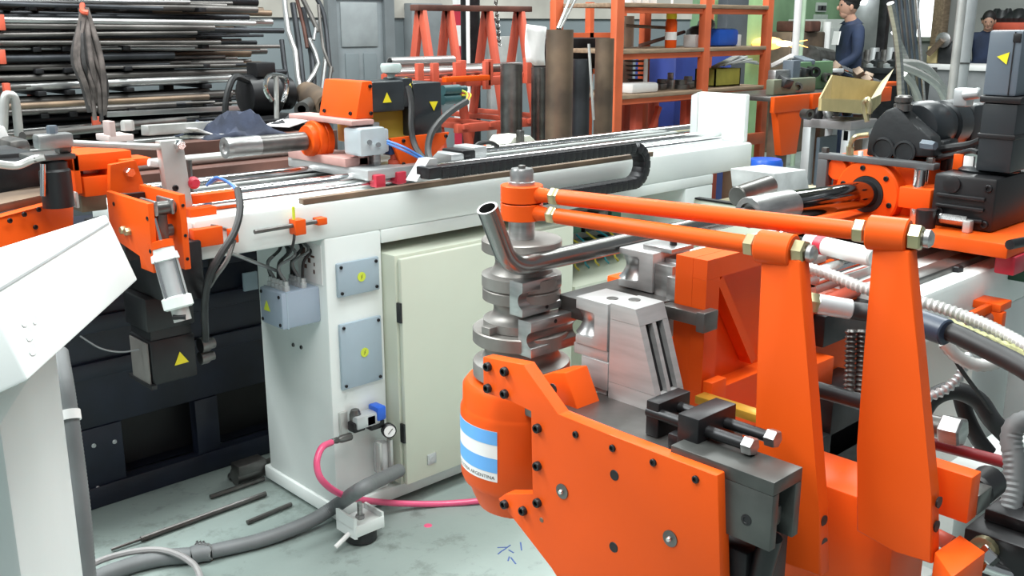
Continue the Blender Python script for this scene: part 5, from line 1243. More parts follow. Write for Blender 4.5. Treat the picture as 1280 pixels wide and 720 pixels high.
# hydraulic hoses and conduits
def D(*pts): return [dep(*p) for p in pts]
obj('white_conduit', MB().tube(D((1000, 332, 1.75), (1040, 344, 1.7), (1085, 362, 1.65), (1150, 377, 1.6), (1205, 395, 1.56), (1250, 415, 1.5), (1300, 446, 1.42), (1345, 500, 1.36), (1352, 640, 1.36)), .0095, 10, 8, corr=(.009, .0011)), HOSE_W, B, label='white ribbed conduit crossing behind the right lever')
hh = obj('hydraulic_hose', MB().tube(D((1050, 386, 1.62), (1080, 390, 1.62), (1130, 397, 1.58), (1175, 410, 1.52), (1225, 432, 1.46), (1300, 475, 1.38), (1335, 540, 1.34), (1335, 680, 1.34)), .0150, 12, 6), RUBBER, B, label='thick black hydraulic hose curving off to the right')
a, b = dep(1006, 377, 1.62), dep(1064, 387, 1.62); d = b-a
obj('hose_ferrule', MB().cyl(a+d*.25, b, .0165, seg=16, bev=.002), ALU, hh); obj('hose_nut', MB().lathe(a, d, [(.016, 0), (.018, .003), (.018, .018), (.015, .022)], 6), ZINC, hh)
obj('hose_sleeve', MB().cyl(dep(1148, 403, 1.545), dep(1184, 416, 1.50), .0205, seg=16, bev=.002), mat('blue_black_sleeve', (.03, .045, .075), .4), hh, label='blue black sleeve on the hydraulic hose')
obj('striped_hose', MB().tube(D((1185, 402, 1.56), (1215, 415, 1.53), (1250, 430, 1.48), (1300, 455, 1.42), (1340, 520, 1.36), (1342, 660, 1.36)), .007, 8, 8, corr=(.014, .0012)), mat('yellow_striped_sheath', (.45, .45, .20), .5, var=.4, scale=60), B)
obj('white_conduit', MB().tube(D((1180, 428, 1.6), (1196, 445, 1.6), (1220, 456, 1.6), (1243, 454, 1.6), (1252, 444, 1.6)), .0105, 10, 8, corr=(.010, .0006)), HOSE_W, B, label='white conduit loop under the hydraulic hose')
obj('ribbed_conduit', MB().tube(D((1150, 500, 1.66), (1180, 488, 1.66), (1200, 470, 1.66), (1212, 440, 1.66)), .0075, 10, 8, corr=(.010, .0018)), ALU, B)
for k in range(2): obj('ribbed_conduit', MB().tube(D((1064+13*k, 412, 1.66), (1063+13*k, 450, 1.66), (1061+13*k, 500, 1.66)), .0085, 10, 8, corr=(.008, .0018)), STEEL_D, B)
obj('black_bar', MB().cyl(dep(1012, 484, 1.6), dep(1085, 505, 1.58), .013, seg=14), BLACK_M, B)
obj('black_block', fb(MB(), (1042, 498), (1090, 546), .80, .88, .003), BLACK_M, B)
obj('black_slab', fb(MB(), (1026, 549), (1090, 574), .80, .88, .003), BLACK, B)
obj('valve_block', fb(MB(), (1032, 396), (1085, 412), .855, .88, .003), BLACK_M, B)
obj('support_bar', MB().cyl(on(921, 246, y=1.38), on(962, 232, y=1.38), .026, seg=18, bev=.003), STEEL_D, cp, label='dull round bar end just behind the spindle nose')
obj('black_hose', MB().tube(D((1150, 520, 1.7), (1165, 498, 1.7), (1192, 488, 1.7), (1222, 500, 1.7), (1240, 525, 1.7), (1262, 548, 1.72)), .016, 12, 6), RUBBER, B, label='black hose arching at the right edge')
obj('black_hose', MB().tube(D((1200, 492, 1.74), (1208, 520, 1.74), (1222, 548, 1.74), (1236, 566, 1.74)), .014, 12, 6), RUBBER, B)
obj('grey_conduit', MB().tube(D((1240, 678, 1.46), (1256, 655, 1.47), (1266, 620, 1.48), (1268, 580, 1.49), (1264, 548, 1.5), (1272, 530, 1.5), (1296, 526, 1.5), (1325, 545, 1.5), (1328, 640, 1.5)), .0155, 12, 8, corr=(.009, .0008)), HOSE_G, B, label='grey conduit rising at the bottom right corner')
obj('red_pipe', MB().cyl(dep(1160, 553, 1.62), dep(1310, 592, 1.5), .0095, seg=12), REDPIPE, B, label='dark red pipe crossing at the right')
obj('silver_pipe', MB().tube(D((1228, 706, 1.42), (1250, 714, 1.42), (1280, 722, 1.42), (1310, 735, 1.42)), .011, 10), CHROME, B)
obj('red_pipe', MB().cyl(dep(1240, 690, 1.55), dep(1310, 720, 1.5), .014, seg=12), REDPIPE, B)
obj('grey_post', MB().box(2.06, 2.10, .66, .70, .05, .80, .003), mat('grey_post_paint', (.32, .34, .34), .5), B)
obj('oil_tank', MB().cyl((2.2, .62, .05), (2.2, .62, .74), .10, seg=24, bev=.01), mat('grey_tank_paint', (.3, .31, .31), .5), B)
obj('black_cable', MB().tube(D((1185, 432, 1.62), (1200, 460, 1.64), (1222, 490, 1.66), (1240, 515, 1.68)), .004, 6), RUBBER, B)
obj('white_rail', MB().box(1.6, 1.95, .60, .66, .66, .69, .004), WHITE, B)
# bent steel tube held in the die
cn = V((1.030, 1.088, 1.086)); e1 = V((1.68, 1.077, 1.090)); e0 = on(609, 260, y=1.082)
d1 = (e1-cn).normalized(); d0 = (e0-cn).normalized(); fr_ = .058
ha_ = d0.angle(d1)/2; tl_ = fr_/math.tan(ha_); bis = (d0+d1).normalized(); cc_ = cn + bis*(fr_/math.sin(ha_))
tp_ = [e0, cn+d0*(tl_+.02)]
s0 = (cn+d0*tl_-cc_); s1 = (cn+d1*tl_-cc_); nn_ = s0.cross(s1).normalized(); an_ = s0.angle(s1)
for k in range(9): tp_.append(cc_ + Matrix.Rotation(an_*k/8, 3, nn_) @ s0)
tp_ += [cn+d1*(tl_+.02), cn+d1*.3, e1]
solo('bent_steel_tube', MB().tube(tp_, .0160, 20, 3, hollow=.80), TUBE_S, 'bent steel tube held in the upper bend die with its open end up', 'tube')

# ================================================================== RIGHT BACKGROUND
# bench with an orange frame and scrap on it
ob2 = thing('orange_bench', 'orange framed steel bench loaded with metal scrap right of the orange shelf', 'bench', on(1010, 150, y=3.5)*1); ob2.location.z = 0
xa, xb = on(964, 112, y=3.5).x, on(1110, 112, y=3.5).x; zt = on(1000, 118, y=3.5).z
obj('bench_top', MB().box(xa, xb, 3.5, 3.95, zt-.03, zt, .004), STEEL_D, ob2)
obj('front_beam', MB().box(xa, xa+.42, 3.47, 3.5, zt-.10, zt-.0, .003), ORANGE, ob2)
obj('front_beam', MB().box(xa+.46, xb, 3.47, 3.5, zt-.10, zt-.0, .003), ORANGE, ob2)
obj('leg', MB().prism([(xa+.06, 3.48, zt-.1), (xa+.36, 3.48, zt-.1), (xa+.32, 3.48, zt-.38), (xa+.14, 3.48, zt-.38)], (0, .05, 0), .003), ORANGE, ob2)
for x in (xa+.15, xb-.3):
    for y in (3.52, 3.85): obj('leg', MB().box(x, x+.12, y, y+.08, 0, zt-.03, .003), RUST, ob2)
obj('stand_post', MB().box(on(995, 100, y=3.6).x-.045, on(995, 100, y=3.6).x+.045, 3.6, 3.68, zt, zt+.21, .004), SERVO_L, ob2, label='grey square stub post on the bench')
rnd = random.Random(4)
slabs = [(968, 1020, 100, 'olive'), (970, 1010, 88, 'grey'), (1000, 1042, 78, 'green'), (1012, 1050, 96, 'dark'), (1030, 1052, 104, 'bright')]
for k, (pa, pb, py, kn) in enumerate(slabs):
    y = 3.55+.07*k; a, b = on(pa, py, y=y), on(pb, py, y=y)
    mt = {'olive': mat('olive_steel', (.22, .24, .17), .5, .3), 'grey': STEEL, 'green': mat('green_enamel', (.12, .24, .12), .5), 'dark': BLACK_M, 'bright': ALU}[kn]
    solo('steel_slab', MB().box(a.x, b.x, y, y+.06, zt+.002, max(zt+.05, a.z), .006), mt, f'{kn} coloured metal slab on the orange framed bench', 'slab')
lbs = ['long bright bar lying across the scrap toward the carton', 'bright strip resting slanted at the left end of bench scrap', 'grey tilted plate corner on the bench scrap', 'pale blue grey box part beside the stub post', 'dark bar slanting behind the carton']
for k, (p0, p1, w_, mt) in enumerate([((1030, 76), (1100, 104), .05, CHROME), ((966, 82), (990, 70), .03, PAPER), ((1032, 98), (1048, 88), .08, ALU), ((996, 72), (1012, 78), .08, SERVO_L), ((1040, 92), (1096, 108), .05, BLACK_M)]):
    solo('scrap_bar', MB().bar(on(*p0, y=3.9), on(*p1, y=3.7), w_, .03, .004), mt, lbs[k], 'bar')
for k in range(20):
    p = on(rnd.uniform(968, 1095), 100, y=3.54+.019*k); p.z = zt+.03+.05*(k % 3)
    solo('scrap_piece', MB().ob((p.x, p.y, max(p.z, zt+.03)), (.10, .07, .06), (rnd.random(), rnd.random(), rnd.random()), .006) if k % 2 else MB().pipe((p.x, p.y, max(p.z, zt+.04)), (p.x+.05, p.y+.06, max(p.z, zt+.05)), .035, .02, 12), [STEEL_D, IRON, BLACK_M, RUST][k % 4], 'small dark offcut in the scrap on the orange framed bench', 'scrap', 'offcuts on the orange framed bench')
# thin white standpipe and lamp-like grinder sparks
c = on(996, 40, y=4.3); solo('white_standpipe', MB().cyl((c.x, c.y, zt), (c.x-.02, c.y, 2.3), .028, seg=12), PAPER, 'slim white standpipe rising from the bench', 'pipe')
c = on(1003, 30, y=5.6); solo('green_standpipe', MB().cyl((c.x, c.y, 0), (c.x, c.y, 2.3), .025, seg=10), mat('pale_green_pipe', (.42, .55, .40), .5), 'slim pale green pipe on the green wall', 'pipe')
sk = thing('grinding_sparks', 'bright orange burst of sparks beside the right shelf post', 'sparks', on(985, 55, y=4.9))
c = on(976, 55, y=4.9); c2 = on(992, 54, y=4.9)
obj('spark_core', MB().sph(c.lerp(c2, .3), .060, (1.2, 1.2, .42), 16), FLAME2, sk)
obj('spark_glow', MB().sph(c.lerp(c2, .5)+V((0, .2, 0)), .13, (1.1, 1.1, .45), 16), FLAME, sk)
for k in range(4):
    a = c.lerp(c2, rnd.uniform(.2, .9)); obj('spark', MB().cyl(a, a+V((rnd.uniform(.05, .22), rnd.uniform(-.2, .02), rnd.uniform(-.06, .06))), .009, r2=.003, seg=5), FLAME, sk)
# open carton on a small steel table
st = thing('steel_table', 'small grey steel table under the open carton', 'table', (4.8, 2.85, 0))
ty0, ty1 = 2.6, 2.88; tx0, tx1 = on(1004, 153, y=ty1).x, on(1096, 160, y=ty0).x; tzp = on(1010, 155, y=2.7).z
obj('tabletop', MB().box(tx0, tx1, ty0, ty1, tzp-.045, tzp, .004), mat('worn_grey_table', (.34, .32, .33), .5, .3), st)
for x in (tx0, tx1-.05):
    for y in (ty0, ty1-.05): obj('leg', MB().box(x, x+.05, y, y+.05, 0, tzp-.045, .003), ALU, st)
obj('apron', MB().box(tx0, tx1, ty0+.01, ty0+.04, tzp-.10, tzp-.045, .002), ALU, st)
obj('shelf_panel', MB().box(tx0+.05, tx1-.05, ty0+.2, ty0+.22, .1, tzp-.1), SERVO_L, st)
bxn = MB()
A_, B_, C_, D_ = on(1022, 134, y=2.66), on(1083, 150, y=2.62), on(1110, 118, y=2.78), on(1046, 102, y=2.9)
zb_ = tzp+.055
cbx = thing('open_carton', 'open brown cardboard carton tipped on the small steel table', 'carton', V((4.75, 2.8, zb_)))
def wall(a, b, z0, z1, nm='side_panel'):
    a = V((a[0], a[1], 0)); b = V((b[0], b[1], 0)); n = (b-a).cross(V((0, 0, 1))).normalized()*.008
    obj(nm, MB().prism([a+V((0, 0, z0[0])), b+V((0, 0, z0[1])), b+V((0, 0, z1[1])), a+V((0, 0, z1[0]))], n), CARD, cbx, flat=True)
c1, c2_, c3, c4 = on(1025, 130, y=2.62), on(1082, 150, y=2.62), on(1108, 120, y=2.86), on(1048, 108, y=2.86)
q1, q2, q3, q4 = (c1.x, 2.62), (c2_.x+.03, 2.62), (c3.x, 2.90), (c4.x, 2.90)
za, zc_ = zb_-.0, zb_+.115
wall(q1, q2, (za+.02, za-.03), (zc_-.035, zc_-.07)); wall(q2, q3, (za-.03, za-.02), (zc_-.07, zc_-.01)); wall(q3, q4, (za-.02, za+.02), (zc_-.01, zc_+.05)); wall(q4, q1, (za+.02, za+.02), (zc_+.05, zc_-.035))
obj('bottom_panel', MB().prism([V((*q1, za+.02)), V((*q2, za-.03)), V((*q3, za-.02)), V((*q4, za+.02))], (0, 0, .006)), CARD, cbx, flat=True)
obj('flap', MB().prism([V((*q2, zc_-.07)), V((*q3, zc_-.01)), V((q3[0]+.10, q3[1]-.02, zc_+.06)), V((q2[0]+.11, q2[1], zc_-.05))], (.004, 0, .006)), mat('pale_flap_card', (.6, .53, .33), .75), cbx, flat=True)
for k, (px, py) in enumerate([(1012, 150), (1022, 148), (1034, 147), (1046, 151), (1058, 152), (1070, 154)]):
    p = on(px, py, y=2.80+.02*(k % 2))
    mb = MB(); (mb.pipe((p.x, p.y, tzp+.03), (p.x+.02, p.y+.05, tzp+.03), .028, .014, 12) if k % 3 == 0 else mb.lathe((p.x, p.y, tzp), (0, 0, 1), [(.025, 0), (.03, .02), (.02, .05), (.012, .06)], 10))
    solo('machine_fitting', mb, [STEEL_D, BLACK_M, ALU][k % 3], ['dark ring fitting at the left end of the small steel table', 'black cone fitting second from left under the carton', 'pale cone fitting under the carton corner', 'dark ring fitting under the middle of the carton', 'black cone fitting at the right under the carton', 'pale cone fitting rightmost on the small steel table'][k], 'fitting')
solo('orange_bracket_block', MB().box(on(1098, 112, y=3.52).x, on(1124, 112, y=3.52).x, 3.52, 3.6, zt, on(1100, 104, y=3.52).z, .004), ORANGE, 'small orange block behind the right end of the carton', 'block')
# cream crate, oil cloth, steel bar end under the bed end
solo('cream_crate', MB().box(3.62, 4.35, 1.98, 2.55, 0, .70, .01), mat('stained_cream_enamel', (.56, .53, .36), .6, var=.25, scale=7, col2=(.34, .30, .18)), 'stained cream coloured crate standing at the far end of left machine', 'crate')
p = on(988, 235, y=2.05); o = solo('oily_sheet', crumple((p.x, 2.05, .74), .42, .34, .09, 12, 12), mat('oily_white_cloth', (.62, .64, .65), .6, var=.25, scale=9), 'pale oily sheet behind the chrome spindle', 'sheet', ang=20); m_ = o.modifiers.new('t', 'SOLIDIFY'); m_.thickness = .004
sb2 = thing('sheet_stand', 'dark stand under the pale oily sheet', 'stand', (p.x, 2.05, 0)); obj('top', MB().box(p.x-.25, p.x+.25, 1.9, 2.25, .70, .74, .004), BLACK_M, sb2); obj('leg', MB().box(p.x-.05, p.x+.05, 2.0, 2.1, 0, .70), BLACK_M, sb2)
solo('pale_case', MB().prism([on(*p, y=2.05) for p in ((968, 217), (1008, 212), (1012, 238), (970, 241))], (0, .2, 0), .004), mat('pale_case_paint', (.66, .68, .68), .5, var=.2, scale=8), 'pale square case left of the dark portal frame', 'case')
solo('rust_barrel', MB().lathe((on(985, 190, y=3.2).x, 3.2, 0), (0, 0, 1), [(.16, 0), (.17, .02), (.17, .5), (.16, .52)], 20), RUST, 'rusty brown barrel between orange bench and steel table', 'barrel')
solo('blue_drum', MB().lathe((on(966, 190, y=3.4).x-.05, 3.42, 0), (0, 0, 1), [(.10, 0), (.11, .02), (.11, .62), (.10, .64)], 20), BLUE, 'blue can low beside the right shelf post', 'can')
# stock strips leaning: dark flat bars and springy bright strips
STRIP = mat('blue_grey_strip_steel', (.09, .115, .14), .4, .6, var=.3, scale=6)
dk = ['leftmost dark flat bar of the upright bundle behind the gear casting', 'second dark flat bar of the upright bundle, in front of the window', 'third dark flat bar of the upright bundle', 'fourth dark flat bar of the upright bundle', 'rightmost pale edged flat bar of the upright bundle']
for k in range(5):
    a, b = on(1117+7*k, -12, y=2.3+.05*k), on(1134+5.5*k, 134, y=2.2+.05*k)
    solo('flat_bar', MB().bar(a, b, .055 if k < 4 else .025, .012, .002, up=(.6, -.8, 0)), STRIP if k < 4 else STEEL, dk[k], 'bar')
ck_ = ['tall bright strip bowing left of the dark bundle', 'bright springy strip arching right in front of the dark bundle', 'second springy strip arching lower to the right', 'short curved strip inside the arch', 'dark curved strip crossing the dark bundle']
for k, (pts, mt) in enumerate([([(1113, 4), (1120, 40), (1124, 75), (1126, 120)], STEEL), ([(1124, 82), (1150, 92), (1172, 108), (1184, 132)], STEEL_P), ([(1124, 78), (1148, 80), (1166, 92), (1188, 124)], STEEL_P), ([(1130, 92), (1142, 108), (1150, 130)], STEEL_P), ([(1118, 40), (1134, 80), (1146, 124)], STEEL)]):
    solo('spring_strip', MB().tube([on(*p, y=2.12+.02*k) for p in pts], .017, 6, 6), mt, ck_[k], 'strip')
def upipe(pa, pb, y, r, mt, lb, name):
    a, b = on(*pa, y=y), on(*pb, y=y)
    return solo(name, MB().cyl((a.x, y, 0), (a.x+.02, y, 2.2), r, seg=18), mt, lb, 'pipe')
upipe((1187, 130), (1192, 0), 2.0, .020, STEEL_P, 'slim chrome pipe left of the thick white pipe', 'chrome_pipe')
wp = thing('white_pipe', 'thick white vertical pipe with a joint ring beside the servo motor', 'pipe', on(1207, 80, y=2.15)*1); wp.location.z = 0
c = on(1201, 80, y=2.15)
obj('lower_pipe', MB().cyl((c.x, c.y, 0), (c.x, c.y, c.z), .040, seg=20), ALU, wp); obj('upper_pipe', MB().cyl((c.x, c.y, c.z+.008), (c.x+.03, c.y, 2.4), .042, seg=20), ALU, wp); obj('joint_ring', MB().cyl((c.x, c.y, c.z), (c.x, c.y, c.z+.008), .042, seg=20), STEEL_D, wp)
# far wall: windows, bench, cupboards, notices
wn = struct('window_1', MB().box(WX-.04, WX-.02, on(1170, 20, x=WX).y, on(1146, 20, x=WX).y, on(1158, 46, x=WX).z, 3.2), WINDOW_L)
y0, y1 = on(1170, 20, x=WX).y, on(1146, 20, x=WX).y; zl = on(1158, 46, x=WX).z
wf = MB().box(WX-.07, WX, y0-.06, y0, zl-.06, 3.25).box(WX-.07, WX, y1, y1+.06, zl-.06, 3.25).box(WX-.08, WX, y0-.06, y1+.06, zl-.06, zl)
obj('window_frame', wf, STEEL_P, wn)
tw_ = thing('timber_post', 'brown timber post right of the bright window', 'post', on(1177, 60, x=WX-.2)*1); tw_.location.z = 0
y0 = on(1182, 30, x=WX-.2).y; obj('post_body', MB().box(WX-.3, WX-.1, y0, y0+.16, 0, 3.0, .01), WOOD, tw_)
def wall_thing(px0, py0, px1, py1, x, name, lb, cat, mt, th=.05):
    a, b = on(px0, py0, x=x), on(px1, py1, x=x)
    return solo(name, MB().box(x, x+th, b.y, a.y, b.z, a.z, .004), mt, lb, cat)
fb2 = thing('far_bench', 'long far workbench with a white top edge near the window', 'bench', (12.4, 3.6, 0))
a, b = on(1150, 80, x=12.0), on(1240, 80, x=12.0)
obj('bench_top', MB().box(12.0, 12.7, b.y, a.y, a.z-.06, a.z, .005), PAPER, fb2)
obj('front_panel', MB().box(12.04, 12.08, b.y, a.y, .15, a.z-.06), mat('mid_grey_panel', (.28, .29, .30), .6), fb2)
for yy in (a.y-.05, b.y+.05, (a.y+b.y)/2): obj('leg', MB().box(12.05, 12.13, yy-.04, yy+.04, 0, .2), BLACK_M, fb2)
wall_thing(1160, 58, 1170, 79, 12.2, 'orange_brown_box', 'small brown box on the far bench', 'box', CARD, .25)
mm = thing('bench_machine', 'grey bench machine with a round dial on the far bench', 'machine', on(1182, 79, x=12.3))
a, b = on(1173, 52, x=12.2), on(1190, 80, x=12.2)
obj('body', MB().box(12.2, 12.6, b.y, a.y, b.z, a.z, .03), IRON, mm); obj('dial', MB().lathe(on(1180, 50, x=12.18), (-1, 0, 0), [(.09, 0), (.09, .03), (.05, .04), (.03, .04)], 18), STEEL, mm)
obj('arm', MB().cyl(on(1158, 66, x=12.1), on(1178, 48, x=12.1), .04, seg=8), SKIN, mm) if False else obj('arm', MB().cyl(on(1160, 68, x=12.1), on(1178, 50, x=12.1), .035, seg=8), RUST, mm)
rs = thing('red_topped_rack', 'far rack with an orange red top board at the right edge', 'rack', on(1262, 100, x=13.2)*1); rs.location.z = 0
a, b = on(1233, 27, x=13.2), on(1330, 36, x=13.2)
obj('top_board', MB().box(13.2, 13.9, b.y, a.y, on(1250, 38, x=13.2).z, on(1250, 28, x=13.2).z, .01), ORANGE_R, rs)
obj('back_board', MB().box(13.85, 13.9, b.y, a.y, .2, a.z-.1), mat('grey_back_board', (.36, .36, .36), .6), rs)
for yy in (a.y-.05, b.y+.05): obj('leg', MB().box(13.25, 13.33, yy-.04, yy+.04, 0, a.z-.1), ORANGE_R, rs)
for k in range(7):
    p = on(1238+7*k, 26, x=13.4)
    solo('iron_part', MB().lathe((p.x, p.y, on(1250, 28, x=13.2).z), (0, 0, 1), [(.10, 0), (.12, .05), (.07, .09+.03*(k % 3)), (.03, .14+.03*(k % 2))], 10), IRON, 'dark iron part lying on top of the red topped rack', 'part', 'iron parts on the red topped rack')
# green corner: notice boards, grey machine cabinet behind the worker, lamp
wall_thing(1022, 2, 1032, 14, WX-.05, 'wall_notice', 'upper small notice plate on the wall left of the worker', 'notice', PAPER) if False else None
for k, (pa, pb, lb, mt) in enumerate([((1022, 3), (1033, 15), 'grey notice plate with two dark marks on the green wall left of worker', mat('notice_grey', (.42, .47, .43), .6)), ((1019, 18), (1034, 32), 'lower pale notice sheet on the green wall left of the worker', mat('notice_pale', (.36, .42, .37), .6))]):
    a, b = on(*pa, y=WY-.03), on(*pb, y=WY-.03)
    nn = thing('wall_notice', lb, 'notice', V(((a.x+b.x)/2, WY-.03, b.z)))
    obj('plate', MB().box(a.x, b.x, WY-.03, WY-.002, b.z, a.z, .003), mt, nn)
    if k == 0:
        for q in (.32, .68): obj('dark_mark', MB().box(a.x+(b.x-a.x)*q-.06, a.x+(b.x-a.x)*q+.06, WY-.034, WY-.03, b.z+.08, a.z-.1), BLACK_M, nn)
mc = thing('machine_cabinet', 'tall pale machine cabinet standing behind the worker in navy', 'cabinet', on(1040, 80, y=6.4)*1); mc.location.z = 0
a, b = on(1032, 24, y=6.3), on(1052, 70, y=6.3)
obj('body', MB().box(a.x, b.x+.3, 6.3, 6.8, 0, a.z, .01), mat('pale_grey_enamel', (.5, .53, .5), .5), mc)
obj('edge_pipe', MB().cyl((a.x-.05, 6.25, 0), (a.x-.05, 6.25, a.z-.03), .05, seg=10), PAPER, mc)
obj('door', MB().box(a.x+.14, b.x, 6.28, 6.3, .2, a.z-.1, .004), mat('pale_panel_grey', (.42, .45, .43), .5), mc)
rsf = thing('rusty_machine', 'brown rusty machine block standing before the green wall', 'machine', on(1015, 60, y=6.2)*1); rsf.location.z = 0
a, b = on(990, 40, y=6.2), on(1030, 70, y=6.2)
obj('body', MB().box(a.x, b.x, 6.2, 6.7, 0, a.z, .02), RUST, rsf); obj('drum', MB().cyl((a.x+.2, 6.1, a.z-.3), (b.x-.1, 6.1, a.z-.35), .16, seg=16), STEEL_D, rsf); obj('head', MB().box(a.x+.3, b.x-.2, 6.15, 6.6, a.z, a.z+.12, .02), RUST_R, rsf)
wall_thing(1062, -10, 1140, 75, 12.6, 'grey_partition', 'plain grey partition panel behind the worker', 'partition', mat('grey_partition_paint', (.33, .34, .345), .7), .06)
c = on(1101, 40, x=11.5); solo('dark_post', MB().box(11.5, 11.6, c.y-.05, c.y+.05, 0, 2.6, .005), BLACK_M, 'dark square post right of the worker in navy', 'post')
c = on(1112, 10, x=12.3); solo('wall_duct', MB().box(12.3, 12.5, on(1122, 0, x=12.3).y, on(1102, 0, x=12.3).y, c.z-.04, c.z+.8, .01), BLACK_M, 'dark duct box high on the grey partition', 'duct')
for k in range(8):
    p = on(1078+7*k, 76+2*(k % 3), x=11.0)
    solo('gear_part', MB().lathe((p.x, p.y, max(p.z-.06, .7)), (0, 0, 1), [(.09, 0), (.10, .06), (.06, .08), (.05, .16+.04*(k % 3))], 10), [IRON, STEEL_D, ALU][k % 3], 'machine part on the dark bench behind the bright strips', 'part', 'machine parts on the dark bench')
kb = thing('dark_bench', 'dark bench of machine parts right of the worker in navy', 'bench', on(1105, 90, x=11.2)*1); kb.location.z = 0
a, b = on(1072, 84, x=10.9), on(1142, 84, x=10.9)
obj('bench_top', MB().box(10.9, 11.5, b.y, a.y, a.z-.06, a.z, .004), IRON, kb); obj('cabinet_body', MB().box(10.95, 11.45, b.y+.05, a.y-.05, 0, a.z-.06), BLACK_M, kb)
tl = thing('tube_lamp', 'glowing tube lamp high behind the worker', 'lamp', on(1074, 1, x=12.5))
a = on(1068, 1, x=12.5); obj('tube', MB().cyl(a, on(1082, 1, x=12.5), .05, seg=10), LAMP, tl); obj('fixture', MB().box(12.4, 12.6, on(1083, 0, x=12.5).y, a.y, a.z+.05, a.z+.12), PAPER, tl); obj('hanger_rod', MB().cyl(a+V((0, -.1, .12)), V((a.x, a.y-.1, 5.6)), .015, seg=6), STEEL_D, tl)
c = on(1110, 74, x=11.1); solo('white_valve', MB().lathe((c.x, c.y, c.z-.25), (0, 0, 1), [(.10, 0), (.12, .06), (.07, .1), (.10, .2), (.11, .26), (.05, .3)], 14), ALU, 'bright ribbed valve on the dark bench next to the strips', 'valve')

# ------------------------------------------------------------------ people
def skin_body(name, pts, edges, root, mt, parent, sub=2):
    me = bpy.data.meshes.new(name)
    me.from_pydata([p[0] for p in pts], edges, [])
    o = bpy.data.objects.new(name, me); COL.objects.link(o)
    sk_ = o.modifiers.new('skin', 'SKIN'); o.modifiers.new('sub', 'SUBSURF').levels = sub; o.modifiers['sub'].render_levels = sub
    for i, (_, r) in enumerate(pts):
        sv_ = me.skin_vertices[0].data[i]; rr = r if isinstance(r, tuple) else (r, r)
        sv_.radius = rr; sv_.use_root = (i == root)
    dg = bpy.context.evaluated_depsgraph_get(); dg.update()
    m2 = bpy.data.meshes.new_from_object(o.evaluated_get(dg)); m2.name = name
    bpy.data.objects.remove(o)
    m2.shade_smooth(); m2.materials.clear(); m2.materials.append(mt)
    o = bpy.data.objects.new(name, m2); COL.objects.link(o); setp(o, V((0, 0, 0)), parent) if parent is None else None
    if parent is not None: o.parent = parent
    return o
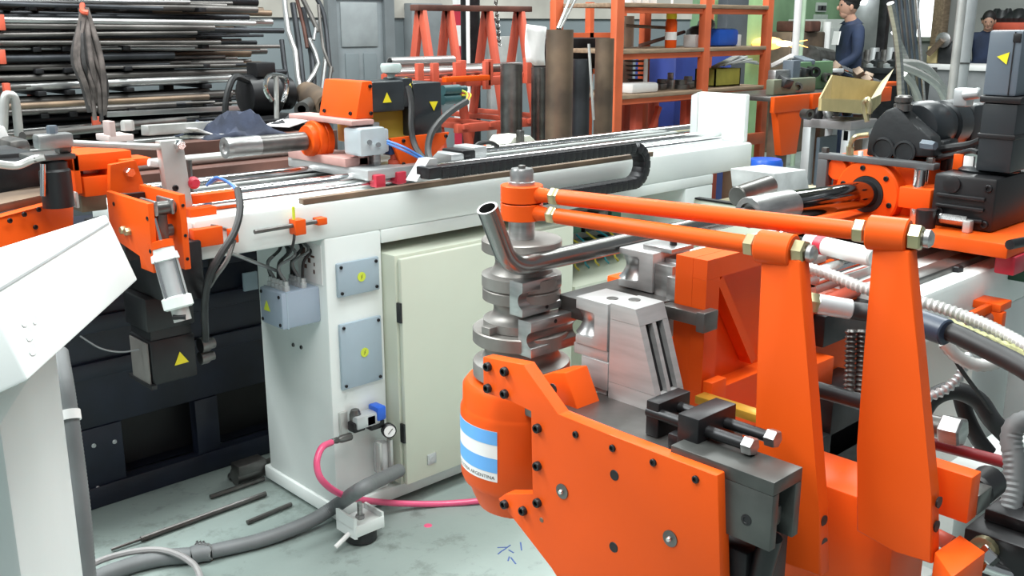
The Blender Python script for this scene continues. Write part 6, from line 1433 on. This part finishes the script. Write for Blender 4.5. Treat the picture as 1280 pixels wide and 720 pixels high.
def person(label, foot, face, pose, scale=1.0):
    """foot = floor point; face = heading of the facing direction; local frame: +y forward, +x to the figure's right"""
    rt = thing('person', label, 'person', foot)
    R = Matrix.Rotation(face - math.pi/2, 4, 'Z')
    S = scale
    def T(p): return (R @ V((p[0]*S, p[1]*S, p[2]*S, 1))).to_3d()
    armL, armR = pose['armL'], pose['armR']
    pts = []; E_ = []
    def add(p, r, link=None):
        pts.append((T(p), (r*S, r*S) if not isinstance(r, tuple) else (r[0]*S, r[1]*S)))
        if link is not None: E_.append((link, len(pts)-1))
        return len(pts)-1
    pel = add((0, 0, .95), (.155, .12)); wai = add((0, .01, 1.10), (.145, .115), pel); che = add((0, .02, 1.30), (.175, .13), wai); nk0 = add((0, .0, 1.44), (.10, .08), che); nk = add((0, .015, 1.50), .058, nk0)
    for sx in (-1, 1):
        h = add((sx*.10, 0, .88), .095, pel); k = add((sx*.11, .02, .50), .068, h); an = add((sx*.11, -.01, .12), .055, k); add((sx*.11, .03, .07), .05, an)
        sh_ = add((sx*.185, 0, 1.40), .068, che); el, wr = (armR if sx > 0 else armL)
        e = add(el, .052, sh_); add(wr, .040, e)
    skin_body('overalls', pts, E_, pel, OVERALL, rt)
    for sx in (-1, 1):
        m_ = MB(); q = T((sx*.11, .07, .045)); m_.sph(q, .05*S, (1, 2.3, .9), 12, R=R.to_3x3())
        so_ = obj('shoe', m_, BLACK, None); so_.parent = rt
    # head with face, ears, hair
    hy = pose.get('head', (0, .04, 1.62)); hc = T(hy)
    m_ = MB(); R3 = R.to_3x3() @ Matrix.Rotation(pose.get('nod', 0), 3, 'X')
    m_.sph(hc, .093*S, (.80, 1.0, 1.2), 20, R=R3)
    def hp_(p): return hc + R3 @ V((p[0]*S, p[1]*S, p[2]*S))
    m_.sph(hp_((0, .022, -.072)), .058*S, (.85, 1, .8), 14, R=R3)          # jaw
    m_.sph(hp_((0, .102, -.018)), .015*S, (.8, .9, 1.4), 10, R=R3)        # nose
    m_.cyl(hp_((0, -.01, -.07)), T((0, .0, 1.46)), .052*S, r2=.06*S, seg=14)   # neck
    for sx in (-1, 1): m_.sph(hp_((sx*.078, -.005, -.012)), .026*S, (.4, .8, 1.2), 10, R=R3)
    h_ = obj('head', m_, SKIN, None); h_.location -= rt.location*0; h_.parent = rt
    for sx in (-1, 1):
        e_ = obj('eye', MB().sph(hp_((sx*.032, .079, .012)), .011*S, seg=10), PRINT, None); e_.parent = rt
    mo_ = obj('mouth', MB().sph(hp_((0, .075, -.068)), .02*S, (1.1, .35, .25), 10, R=R3), mat('lips', (.32, .12, .1), .5), None); mo_.parent = rt
    ha = MB(); ha.sph(hp_((0, -.018, .035)), .098*S, (.86, 1.0, 1.0), 20, R=R3)
    ho_ = obj('hair', ha, HAIR, None); ho_.parent = rt
    # hands: palm, four bent fingers and a thumb each
    for sx, (el, wr) in ((-1, armL), (1, armR)):
        wv = T(wr); d = (wv - T(el)).normalized(); sd = d.cross(V((0, 0, 1))); sd = sd.normalized() if sd.length > .1 else V((1, 0, 0)); up = sd.cross(d)
        hm_ = MB(); hm_.sph(wv+d*.05*S, .045*S, (1, 1, 1), 12) if False else hm_.bar(wv-d*.01*S, wv+d*.09*S, .078*S, .032*S, .012*S)
        for k, ln in enumerate((.070, .080, .075, .058)):
            b0 = wv+d*.085*S+sd*(-.029+.019*k)*S
            hm_.tube([b0, b0+d*ln*.5*S, b0+d*ln*.85*S-up*.02*S, b0+d*ln*.9*S-up*.04*S], .0088*S, 6, 3)
        b0 = wv+d*.03*S-sd*.036*S
        hm_.tube([b0, b0+d*.03*S-sd*.025*S, b0+d*.065*S-sd*.03*S-up*.012*S], .010*S, 6, 3)
        ho2 = obj('hand', hm_, pose.get('glove', SKIN), None); ho2.parent = rt
    return rt, T, rt.location
E1 = on(1060, 84, x=9.55)
p1_, T1, _ = person('person in navy overalls and dark cap standing in profile at the bench', V((E1.x, E1.y, 0)), math.radians(140), dict(armL=((-.24, .02, 1.14), (-.20, .22, 1.02)), armR=((.25, -.10, 1.15), (.19, -.02, .92)), head=(0, .05, 1.62), glove=SKIN))
o = obj('chest_badge', MB().prism([T1((-.10, .155, 1.25)), T1((.04, .165, 1.25)), T1((.04, .15, 1.38)), T1((-.10, .14, 1.38))], T1((0, .01, 0))), PAPER, None); o.parent = p1_
o = obj('cap', MB().sph(T1((0, .03, 1.69)), .108, (.9, 1.05, .55), 16).box(*[0, .001, 0, .001, 0, .001]), HAIR, None); o.parent = p1_
E2 = on(1228, 80, x=12.95)
person('person in dark clothes leaning over the far bench at the right', V((13.0, E2.y, 0)), math.radians(200), dict(armL=((-.24, .12, 1.15), (-.14, .32, 1.0)), armR=((.24, .12, 1.15), (.14, .32, 1.0)), head=(0, .08, 1.60), nod=-.3), .93)
